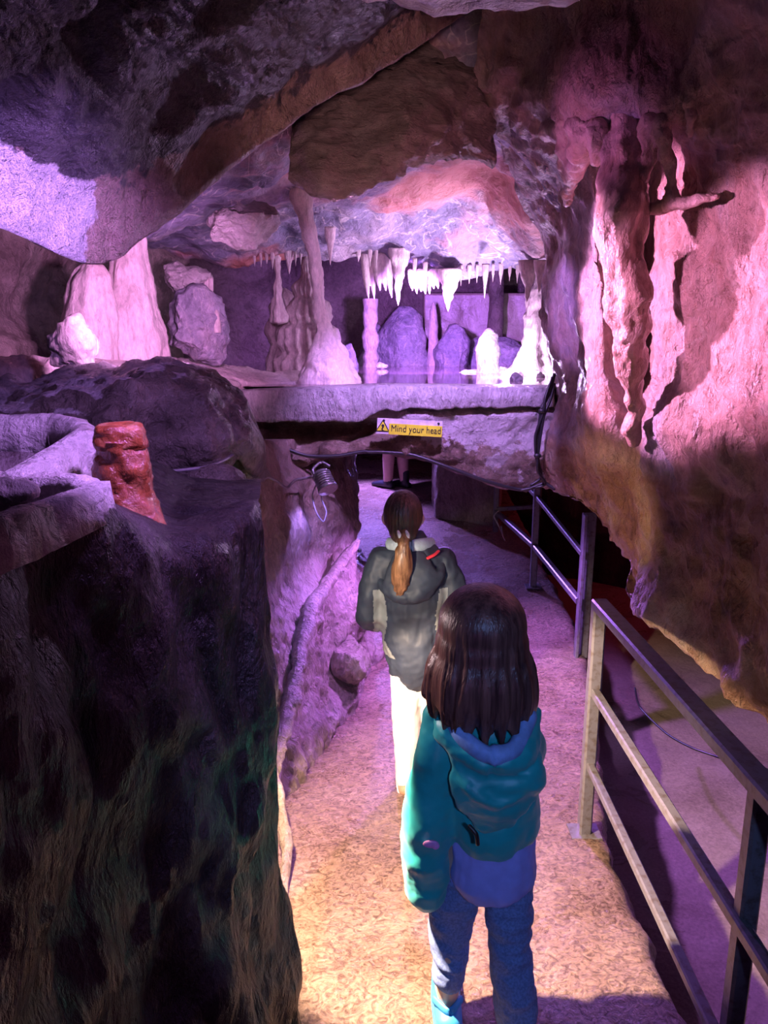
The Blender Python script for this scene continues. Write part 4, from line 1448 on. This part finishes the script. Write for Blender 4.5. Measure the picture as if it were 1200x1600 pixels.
def face_geo(c, s, yaw=0):
    """Head with nose, brow, lips and ears; the face looks along +Y (turned by yaw)."""
    R = Matrix.Rotation(yaw, 3, 'Z')
    c = np.array(c, float)
    q = lambda x, y, z: c + np.array(R @ Vector((x * s, y * s, z * s)))
    g = [ell_geo(q(0, -.008, .02), (.076 * s, .094 * s, .098 * s)), ell_geo(q(0, .018, -.035), (.06 * s, .068 * s, .075 * s)),
         tube_geo([q(0, .084, .012), q(0, .1, -.012), q(0, .094, -.024)], [.008 * s, .012 * s, .013 * s], 10, 4),
         tube_geo([q(-.022, .082, -.052), q(0, .09, -.052), q(.022, .082, -.052)], [.006 * s, .009 * s, .006 * s], 8, 4),
         tube_geo([q(-.05, .07, .026), q(0, .09, .028), q(.05, .07, .026)], [.010 * s, .012 * s, .010 * s], 8, 4)]
    for sx in (-1, 1):
        g.append(tube_geo([q(sx * .076, -.004, .022), q(sx * .083, -.014, .004), q(sx * .076, -.002, -.024)], [(.008 * s, .016 * s), (.009 * s, .02 * s), (.007 * s, .011 * s)], 10, 4, ref=(1, 0, 0)))
    return g


def eyes(parent, c, s):
    for sx in (-1, 1):
        V, F = ell_geo(np.array(c) + np.array((sx * .032, .078, .004)) * s, (.013 * s, .011 * s, .010 * s), 14, 8)
        link('eye', mesh_np('eye', V, F), M['tie'], parent)


def strip(name, pts, w, mat, parent, n=8, thick=.003):
    V, F = tube_geo(pts, [(w, thick)] * len(pts), 10, n)
    return link(name, mesh_np(name, V, F), mat, parent)


# ===================================================== child in the teal jacket
ch = thing('person', 'child with dark shoulder-length hair in a teal hooded jacket and jeans, walking away', 'person', (.235, 1.74, 0))
HC = (0, .0, 1.115)
# one continuous body
g = face_geo(HC, 1.0, math.radians(12))
g += [tube_geo([(0, -.005, 1.06), (.005, -.005, .96)], [.045, .05], 14, 4),
      tube_geo([(.01, 0, .97), (.02, 0, .86), (.03, 0, .72), (.035, 0, .56)], [(.085, .045), (.09, .055), (.075, .05), (.08, .055)], 20, 6),
      tube_geo([(-.09, 0, .92), (-.116, -.01, .73), (-.118, .0, .55)], [.036, .03, .022], 12, 6),
      tube_geo([(.10, 0, .92), (.125, .04, .76), (.09, .14, .70)], [.036, .03, .022], 12, 6),
      tube_geo([(-.02, 0, .57), (-.062, .03, .32), (-.062, -.005, .2), (-.062, .0, .075)], [.048, .036, .034, .030], 14, 6),
      tube_geo([(.085, 0, .57), (.092, -.02, .32), (.105, -.06, .2), (.112, -.075, .07)], [.048, .036, .034, .030], 14, 6)]
for fx, fy in ((-.062, .0), (.112, -.075)):
    g.append(tube_geo([(fx, fy - .03, .035), (fx, fy + .05, .04), (fx + .005, fy + .12, .022)], [(.026, .028), (.032, .03), (.03, .016)], 12, 5, ref=(1, 0, 0)))
g += hand_geo((-.118, .0, .555), (0, .1, -1), -1, .85) + hand_geo((.09, .137, .70), (-.6, .8, -.1), 1, .85)
body = blob('body', g, SKIN, .0065, 3, parent=ch)
eyes(body, HC, .95)


# hair: a bob reaching the shoulders
def hair_post(co):
    out = []
    for c in co:
        a = math.atan2(c[0] - 0, -(c[1] - HC[1]))
        d = c - np.array((0, HC[1], c[2]))
        r = np.linalg.norm(d[:2]) + 1e-6
        f = max(0, min(1, (1.17 - c[2]) / .25))
        w = .007 * f * math.sin(a * 13 + 5 * noise.noise(Vector((a * 2, c[2] * 4, 1)))) + .004 * f * math.sin(a * 31 + 8 * noise.noise(Vector((a * 3, c[2] * 3, 9))))
        out.append(c + d / r * w)
    return np.array(out)


g = [ell_geo((0, -.012, 1.145), (.106, .114, .1), 36, 22), ell_geo((0, -.012, 1.09), (.112, .118, .12), 36, 22)]
for k in range(15):
    a = math.radians(-128 + k * 256 / 14)
    sx, sy = math.sin(a), -math.cos(a)
    rr = random.Random(k)
    zz = .945 - .05 * max(0, math.cos(a)) + rr.uniform(-.018, .012)
    sp = rr.uniform(.0, .018)
    g.append(tube_geo([(sx * .078, sy * .084 - .012, 1.12), (sx * .088, sy * .094 - .014, 1.08), (sx * (.104 + sp * .5), sy * .108 - .016, 1.03), (sx * (.108 + sp), sy * .114 - .014, .975), (sx * (.106 + sp * 1.2), sy * .112 - .012, zz)],
                      [(.030, .024), (.032, .024), (.031, .022), (.027, .018), (.007, .006)], 12, 6, ref=(-sy, sx, 0)))
hair = blob('hair', g, M['hair_child'], .0055, 2, parent=ch, post=hair_post)

# jacket: torso, long left sleeve hanging over the hand, right arm held in front
g = [tube_geo([(.02, -.005, .955), (.022, -.01, .90), (.028, -.012, .80), (.038, -.01, .70), (.046, -.008, .60)], [(.07, .06), (.118, .082), (.122, .092), (.118, .092), (.114, .094)], 26, 6),
     tube_geo([(-.078, 0, .905), (-.105, -.02, .78), (-.122, -.018, .64), (-.124, -.004, .5), (-.122, .0, .40)], [.058, .060, .064, .064, .060], 20, 7),
     tube_geo([(.085, 0, .905), (.118, .03, .80), (.118, .08, .72), (.085, .14, .70)], [.056, .052, .05, .042], 18, 7)]


def fold(p, a, sc, seed):
    return a * noise.fractal(Vector((p[0] * sc + seed, p[1] * sc, p[2] * sc * .7)), 1, 2, 3)


JT = (('f', .010, 7, 3), ('r', .004, (9, 9, 14), 6))
jk = blob('jacket', g, M['teal'], .0075, 5, JT, ch)
# hood lying on the back, with its blue lining rolled open
g = [tube_geo([(-.095, .0, .925), (-.075, -.075, .885), (.0, -.118, .85), (.08, -.10, .865), (.118, -.02, .92)], [.032, .036, .038, .036, .030], 16, 8),
     tube_geo([(.025, -.075, .87), (.03, -.096, .80), (.034, -.10, .73), (.04, -.09, .665)], [(.10, .03), (.112, .036), (.098, .032), (.055, .018)], 24, 7),
     tube_geo([(-.085, -.06, .87), (-.05, -.115, .80), (.02, -.138, .745), (.09, -.12, .76), (.13, -.06, .82)], [.014, .014, .013, .013, .012], 12, 8)]
hd = blob('hood', g, M['teal'], .007, 4, (('f', .014, 8, 9), ('r', .007, (6, 6, 16), 2)), ch)
strip('hood_lining', [(-.085, -.02, .945), (-.055, -.10, .905), (.0, -.142, .878), (.065, -.128, .882), (.112, -.06, .93)], .02, M['hoodlining'], hd, 10, .026)
strip('hood_drawstring', [(-.035, -.155, .70), (-.02, -.165, .685), (-.015, -.16, .655)], .005, M['black'], hd, 6, .004)
# pink badge on the left sleeve
V, F = ell_geo((-.120, -.084, .60), (.020, .005, .011), 18, 8)
V2, F2 = ell_geo((-.108, -.083, .594), (.010, .005, .010), 14, 8)
link('badge', mesh_np('badge', *join_geo([(V, F), (V2, F2)])), M['badge'], jk)
# tunic hem below the jacket
g = [tube_geo([(.044, -.006, .63), (.043, -.006, .56), (.040, -.006, .46)], [(.094, .076), (.108, .092), (.114, .100)], 26, 8)]
blob('tunic', g, M['shirt'], .007, 3, (('f', .008, 9, 3), ('r', .004, (16, 16, 5), 2)), ch, post=lambda co: np.column_stack((co[:, 0], co[:, 1], np.maximum(co[:, 2], .425 + .02 * np.abs(co[:, 0] - .04) / .11))))
# jeans
g = [tube_geo([(.035, 0, .56), (.03, 0, .46)], [(.088, .07), (.094, .076)], 20, 5),
     tube_geo([(.0, .0, .50), (-.042, .02, .36), (-.056, .02, .25), (-.060, .0, .135)], [(.056, .06), (.062, .062), (.057, .058), (.045, .05)], 20, 8),
     tube_geo([(.08, .0, .50), (.088, -.02, .36), (.098, -.045, .22), (.113, -.075, .075)], [(.066, .066), (.063, .064), (.057, .06), (.053, .058)], 20, 8)]
blob('jeans', g, M['denim'], .0065, 3, (('f', .008, 12, 3), ('r', .005, (9, 9, 24), 2)), ch)
# shoes
for fx, fy in ((-.062, .0), (.112, -.075)):
    s = link('shoe', *(lambda v, f: (mesh_np('shoe', v, f),))(*join_geo([
        tube_geo([(fx, fy - .05, .028), (fx, fy + .03, .030), (fx + .005, fy + .13, .024)], [(.035, .028), (.038, .030), (.036, .02)], 18, 6),
        ])), mat=M['shoe_blue'], parent=ch)
    V, F = tube_geo([(fx, fy - .052, .008), (fx, fy + .04, .008), (fx + .005, fy + .135, .008)], [(.038, .010), (.042, .010), (.039, .010)], 18, 6)
    link('sole', mesh_np('sole', V, F), M['shoe_blue'], s)
    V, F = tube_geo([(fx - .036, fy + .0, .055), (fx, fy - .046, .062), (fx + .036, fy + .0, .055)], [(.007, .012)] * 3, 10, 8, ref=(1, 0, 0))
    link('strap', mesh_np('strap', V, F), M['shoe_blue'], s)

# ===================================================== girl with the ponytail
gz = zfloor(3.15)
gi = thing('person', 'girl with a long ponytail in a charcoal jacket and white trousers, walking away', 'person', (.11, 3.15, gz))
HG = (-.03, .0, 1.265)
g = face_geo(HG, 1.0)
g += [tube_geo([(-.02, -.005, 1.21), (0, -.005, 1.10)], [.045, .05], 14, 4),
      tube_geo([(.01, 0, 1.12), (.01, 0, .98), (.015, 0, .8), (.03, 0, .62)], [(.10, .05), (.10, .06), (.085, .055), (.09, .06)], 20, 6),
      tube_geo([(-.13, 0, 1.07), (-.18, -.03, .86), (-.12, .14, .80)], [.042, .036, .026], 12, 6),
      tube_geo([(.15, 0, 1.07), (.20, -.03, .86), (.13, .14, .80)], [.042, .036, .026], 12, 6),
      tube_geo([(-.01, 0, .64), (-.008, .01, .36), (-.01, -.02, .07)], [.055, .042, .032], 14, 6),
      tube_geo([(.08, 0, .64), (.09, .05, .36), (.09, .10, .07)], [.055, .042, .032], 14, 6)]
for fx, fy in ((-.01, -.02), (.09, .10)):
    g.append(tube_geo([(fx, fy - .03, .035), (fx, fy + .06, .04), (fx, fy + .14, .022)], [(.028, .03), (.034, .03), (.03, .016)], 12, 5))
g += hand_geo((-.12, .137, .802), (.5, .8, .1), -1, .9) + hand_geo((.13, .137, .802), (-.5, .8, .1), 1, .9)
body = blob('body', g, SKIN, .0075, 3, parent=gi)
eyes(body, HG, .95)


def smooth_hair(co):
    out = []
    for c in co:
        a = math.atan2(c[0] - HG[0], -(c[1]))
        d = c - np.array((HG[0], 0, HG[2]))
        d /= np.linalg.norm(d)
        out.append(c + d * .0016 * math.sin(a * 40 + 4 * noise.noise(Vector((a * 3, c[2] * 9, 2)))))
    return np.array(out)


g = [ell_geo((HG[0], -.014, HG[2] + .022), (.083, .098, .103), 30, 18), ell_geo((HG[0], -.055, HG[2] - .03), (.062, .055, .07), 24, 14)]
hr = blob('hair', g, M['hair_girl'], .006, 3, parent=gi, post=smooth_hair)
V, F = tube_geo([(HG[0], -.10, 1.235), (HG[0] + .0, -.135, 1.19), (HG[0] - .006, -.15, 1.10), (HG[0] - .012, -.14, 1.02), (HG[0] - .016, -.135, .965)], [(.016, .015), (.026, .022), (.040, .026), (.034, .02), (.010, .007)], 22, 10)
V = [v + np.array((1, .4, 0)) * (.004 * math.sin(v[0] * 500 + 5 * noise.noise(Vector((v[0] * 20, v[2] * 9, 0))))) for v in V]
link('ponytail', mesh_np('ponytail', V, F), M['hair_tail'], hr)
for dx, dz in ((-.017, .004), (.017, .004), (0.014, -.014)):
    V, F = tube_geo([(HG[0] + dx - .006, -.118, 1.222 + dz + .014), (HG[0] + dx, -.128, 1.222 + dz), (HG[0] + dx + .002, -.128, 1.222 + dz - .016)], [.005, .008, .005], 10, 5)
    link('hair_tie', mesh_np('hair_tie', V, F), M['tie'], hr)

g = [tube_geo([(.005, -.005, 1.165), (.01, -.01, 1.10), (.012, -.015, .98), (.012, -.012, .82), (.015, -.01, .70), (.03, -.005, .60), (.045, -.005, .565)],
              [(.07, .055), (.135, .085), (.152, .105), (.148, .105), (.135, .10), (.122, .10), (.108, .092)], 28, 6),
     tube_geo([(-.115, 0, 1.09), (-.165, -.02, .97), (-.180, -.025, .85), (-.15, .06, .78), (-.11, .13, .79)], [.06, .056, .054, .048, .042], 18, 7),
     tube_geo([(.14, 0, 1.09), (.185, -.02, .97), (.20, -.025, .85), (.165, .06, .78), (.12, .13, .79)], [.06, .056, .054, .048, .042], 18, 7)]
jk = blob('jacket', g, M['jacket_dark'], .0085, 4, (('f', .012, 6, 3), ('r', .006, (8, 8, 12), 5), ('r', .004, (22, 22, 4), 7)), gi)
jk.data.materials.append(M['jacket_side'])
for p in jk.data.polygons:
    x, y, z = p.center
    w = .02 * math.sin((z - .70) / .30 * math.pi) + .004 * noise.noise(Vector((z * 30, x * 30, 0)))
    if y < .05 and .70 < z < .97 and -.155 < x < -.118 + w and y > -.09 + .0:
        p.material_index = 1
    if y < .05 and .76 < z < .98 and .128 - w < x < .16:
        p.material_index = 1
    if .66 < z < .735 and -.19 < x < -.085 - (z - .70) * .6 and y < .05:
        p.material_index = 1
g = [tube_geo([(-.15, .0, 1.03), (-.10, -.09, .985), (.0, -.125, .955), (.10, -.095, 1.02), (.15, -.01, 1.10)], [.026, .03, .032, .03, .026], 14, 8),
     tube_geo([(0, -.08, 1.10), (0, -.105, 1.03), (0, -.115, .97)], [(.09, .03), (.12, .032), (.1, .026)], 20, 6)]
blob('hood', g, M['jacket_dark'], .008, 4, (('f', .010, 8, 3), ('r', .005, (8, 8, 14), 5)), gi)
V, F = tube_geo([(-.085, .0, 1.155), (-.05, -.055, 1.165), (0, -.075, 1.165), (.05, -.055, 1.165), (.09, .0, 1.155)], [(.02, .028)] * 5, 14, 8)
link('collar', mesh_np('collar', V, F), M['collar'], gi)
strip('zip', [(.07, -.094, 1.118), (.10, -.082, 1.13), (.118, -.062, 1.14)], .007, M['red'], jk, 6, .004)

g = [tube_geo([(.03, 0, .66), (.035, 0, .56)], [(.10, .08), (.11, .085)], 20, 5),
     tube_geo([(-.015, 0, .60), (-.012, .0, .36), (-.008, -.02, .055)], [(.072, .075), (.064, .066), (.050, .056)], 20, 9),
     tube_geo([(.085, 0, .60), (.095, .05, .36), (.095, .10, .055)], [(.068, .075), (.060, .066), (.050, .056)], 20, 9)]
blob('trousers', g, M['white_cloth'], .008, 3, (('f', .008, 9, 3), ('r', .004, (20, 20, 5), 2)), gi)
for fx, fy in ((-.01, -.02), (.09, .10)):
    V, F = tube_geo([(fx, fy - .05, .028), (fx, fy + .05, .034), (fx, fy + .15, .022)], [(.036, .028), (.042, .033), (.037, .02)], 18, 6)
    s = link('shoe', mesh_np('shoe', V, F), M['shoe_tan'], gi)
    V, F = tube_geo([(fx, fy - .055, .008), (fx, fy + .05, .008), (fx, fy + .155, .008)], [(.039, .010), (.045, .010), (.039, .010)], 18, 6)
    link('sole', mesh_np('sole', V, F), M['tie'], s)

# ===================================================== person beyond the arch
tz = zfloor(8.35)
th = thing('person', 'person with bare shins and black shoes beyond the arch, mostly hidden by it', 'person', (.17, 8.4, tz), math.radians(50))
HT = (0, .02, 1.55)
g = face_geo(HT, 1.05)
g += [tube_geo([(0, 0, 1.5), (0, -.01, 1.36)], [.05, .055], 14, 4),
      tube_geo([(0, 0, 1.38), (0, 0, 1.2), (0, 0, 1.0), (0, 0, .82)], [(.16, .08), (.15, .1), (.12, .09), (.15, .11)], 20, 6),
      tube_geo([(-.17, 0, 1.34), (-.21, -.02, 1.08), (-.2, .06, .84)], [.048, .04, .03], 12, 6),
      tube_geo([(.17, 0, 1.34), (.21, -.02, 1.08), (.2, .06, .84)], [.048, .04, .03], 12, 6),
      tube_geo([(-.08, 0, .84), (-.08, .08, .45), (-.075, .10, .08)], [.088, .074, .052], 14, 6),
      tube_geo([(.08, 0, .84), (.07, .02, .45), (.06, -.03, .08)], [.088, .074, .052], 14, 6)]
for fx, fy in ((-.075, .10), (.06, -.03)):
    g.append(tube_geo([(fx, fy - .03, .045), (fx, fy + .08, .045), (fx, fy + .18, .025)], [(.032, .035), (.04, .035), (.036, .02)], 12, 5))
g += hand_geo((-.2, .06, .845), (0, .1, -1), -1) + hand_geo((.2, .06, .845), (0, .1, -1), 1)
body = blob('body', g, SKIN, .011, 3, parent=th)
eyes(body, HT, 1.0)
blob('hair', [ell_geo((0, -.005, 1.58), (.09, .105, .11)), ell_geo((0, -.06, 1.5), (.075, .06, .1))], M['hair_girl'], .01, 3, parent=th)
blob('top', [tube_geo([(0, 0, 1.42), (0, 0, 1.36), (0, 0, 1.2), (0, 0, .95)], [(.08, .06), (.18, .1), (.17, .12), (.165, .125)], 24, 6),
             tube_geo([(-.16, 0, 1.36), (-.21, -.02, 1.1), (-.205, .04, .9)], [.065, .055, .045], 14, 6),
             tube_geo([(.16, 0, 1.36), (.21, -.02, 1.1), (.205, .04, .9)], [.065, .055, .045], 14, 6)], M['cloth_black'], .011, 4, parent=th)
blob('shorts', [tube_geo([(0, 0, .98), (0, 0, .8)], [(.15, .12), (.165, .125)], 20, 5), tube_geo([(-.08, 0, .82), (-.088, .1, .52)], [.1, .09], 16, 6),
                tube_geo([(.08, 0, .82), (.088, .02, .52)], [.1, .09], 16, 6)], M['cloth_black'], .011, 4, parent=th)
for fx, fy in ((-.075, .10), (.06, -.03)):
    V, F = tube_geo([(fx, fy - .055, .035), (fx, fy + .06, .045), (fx, fy + .2, .028)], [(.042, .036), (.05, .042), (.044, .026)], 18, 6)
    V2, F2 = tube_geo([(fx, fy, .05), (fx, fy - .004, .14), (fx, fy - .006, .175)], [.052, .05, .049], 16, 5)
    blob('shoe', [(V, F), (V2, F2)], M['shoe_black'], .008, 2, parent=th)
# ------------------------------------------------------------------ camera, light
cam = bpy.data.cameras.new('camera')
cam.sensor_fit = 'VERTICAL'
cam.sensor_height = 36
cam.lens = 27.0
cam.clip_start = .02
co = bpy.data.objects.new('camera', cam)
co.location = (0, 0, CAMZ)
co.rotation_euler = (math.radians(90) - PIT, 0, 0)
COL.objects.link(co)
scene.camera = co


def light(name, loc, power, col, target=None, angle=70, blend=.4, radius=.04):
    l = bpy.data.lights.new(name, 'SPOT' if target is not None else 'POINT')
    l.energy = power
    l.color = col
    l.shadow_soft_size = radius
    o = bpy.data.objects.new(name, l)
    o.location = tuple(map(float, loc))
    if target is not None:
        l.spot_size = math.radians(angle)
        l.spot_blend = blend
        d = Vector(tuple(map(float, target))) - o.location
        o.rotation_euler = d.to_track_quat('-Z', 'Y').to_euler()
    COL.objects.link(o)
    return o


WARM = (1, .70, .50)
PURP = (.48, .18, 1)
LILAC = (.52, .25, 1)
MAUVE = (.86, .36, .95)
PINK = (1, .38, .82)
BLUE = (.32, .20, 1)
light('lamp_path', (-.36, 1.85, 1.16), 600, WARM, (.38, 2.42, 0), 78, .3, .025)
light('fill_child', (-.36, 1.98, 1.2), 16, (1, .72, .75), (.2, 1.74, .98), 44, .6, .025)  # extra spot added near the path lamp to brighten the child's hair
light('fill_girl', (-.34, 1.9, 1.2), 120, (1, .8, .62), (.10, 3.15, .62), 32, .5, .025)  # second spot added at the path lamp to lift the girl's back
light('fill_undercut', (-.30, 1.95, 1.2), 70, (1, .55, .34), pt(955, 790, 3.2), 26, .6, .04)  # added warm spot, gives the undercut rock its orange light
light('fill_block', (-.1, -.4, 1.7), 150, (1, .55, .66), pt(585, 195, 2.9), 15.5, .6, .05)  # added fill from behind the camera for the middle ceiling block
light('fill_slab', (.25, 3.2, 2.3), 220, (.54, .29, 1), (.2, 4.0, 1.45), 70, .5, .05)  # unseen spot kept only to throw purple onto the slab
light('lamp_purple_path', (.45, 4.32, 1.06), 360, PURP, (.55, 3.9, -.25), 140, .4, .04)
light('lamp_pool', pt(790, 570, 4.95), 34, (.78, .52, 1), None, radius=.03)
light('fill_vault', pt(770, 566, 4.75), 95, (.78, .52, 1), pt(690, 400, 5.0), 84, .6, .04)  # added upward spot by the pool lamp, lightens the vault
light('fill_pool_front', (-.15, 2.95, 2.32), 210, (.78, .40, 1), pt(585, 545, 5.6), 46, .5, .05)  # added fill, lights the pool formations evenly from the front
light('lamp_pool_back', pt(640, 470, 4.9), 420, PURP, pt(660, 535, 7.0), 90, .6, .05)
light('lamp_formations', (-.42, 2.3, 2.0), 230, MAUVE, (-1.14, 3.5, 1.93), 62, .7, .05)
light('lamp_pink_wall', (-.75, 3.45, 2.0), 750, PINK, pt(1000, 480, 2.9), 33, .25, .03)
light('fill_pink_wall', (-.45, 2.2, 2.05), 190, PINK, pt(1165, 475, 2.35), 30, .3, .03)  # second pink spot added to fill the near part of the wall
light('fill_wedge', (-.3, 3.2, 2.1), 130, LILAC, pt(880, 480, 3.65), 24, .5, .04)  # added lilac fill for the left wedge of the right wall
light('fill_wall_top', (-.2, 2.6, 1.9), 26, (.9, .25, .8), pt(960, 210, 2.8), 30, .6, .05)  # weak magenta fill added so the upper right wall shows
light('fill_left_tip', (-.10, .55, 1.9), 70, LILAC, pt(30, 325, 1.36), 24, .45, .04)  # unseen spot added to brighten the left tip of the ceiling
light('fill_basin', (-.12, 1.16, 2.14), 60, LILAC, (-.62, 1.45, 1.66), 100, .6, .04)  # added spot with no fitting, brightens the rimstone basins
light('lamp_arch', pt(506, 772, 3.68), 22, BLUE, pt(500, 960, 3.8), 120, .5, .03)
light('lamp_ramp', (-.12, 8.4, 1.2), 600, (.34, .2, 1), (.05, 7.4, .1), 130, .5, .05)
light('lamp_behind', (.3, -.9, 2.3), 110, (.25, .40, 1), (.25, 1.8, .8), 32, .4, .06)
light('fill_rock_foot', (-.1, -.5, 1.0), 5, (.9, .12, .6), (-.42, .75, 1.0), 60, .6, .05)  # dim magenta fill added from the camera side for the near rock
light('lamp_pit', (3.1, 3.9, .4), 34, PURP, (2.1, 3.1, -.9), 120, .6, .05)
light('lamp_pit_red', (2.6, 7.3, .7), 10, (1, .05, .12), (2.0, 7.6, -.2), 140, .6, .05)

w = bpy.data.worlds.new('cave dark')
scene.world = w
w.use_nodes = True
bg = w.node_tree.nodes['Background']
bg.inputs[0].default_value = (.35, .2, .6, 1)
bg.inputs[1].default_value = .02

vs = scene.view_settings
scene.display_settings.display_device = 'sRGB'
vs.view_transform = 'Standard'
vs.look = 'None'
vs.exposure = 0
vs.gamma = 1
vs.use_curve_mapping = False
scene.cycles.use_denoising = True
scene.cycles.max_bounces = 6
scene.cycles.sample_clamp_indirect = 8
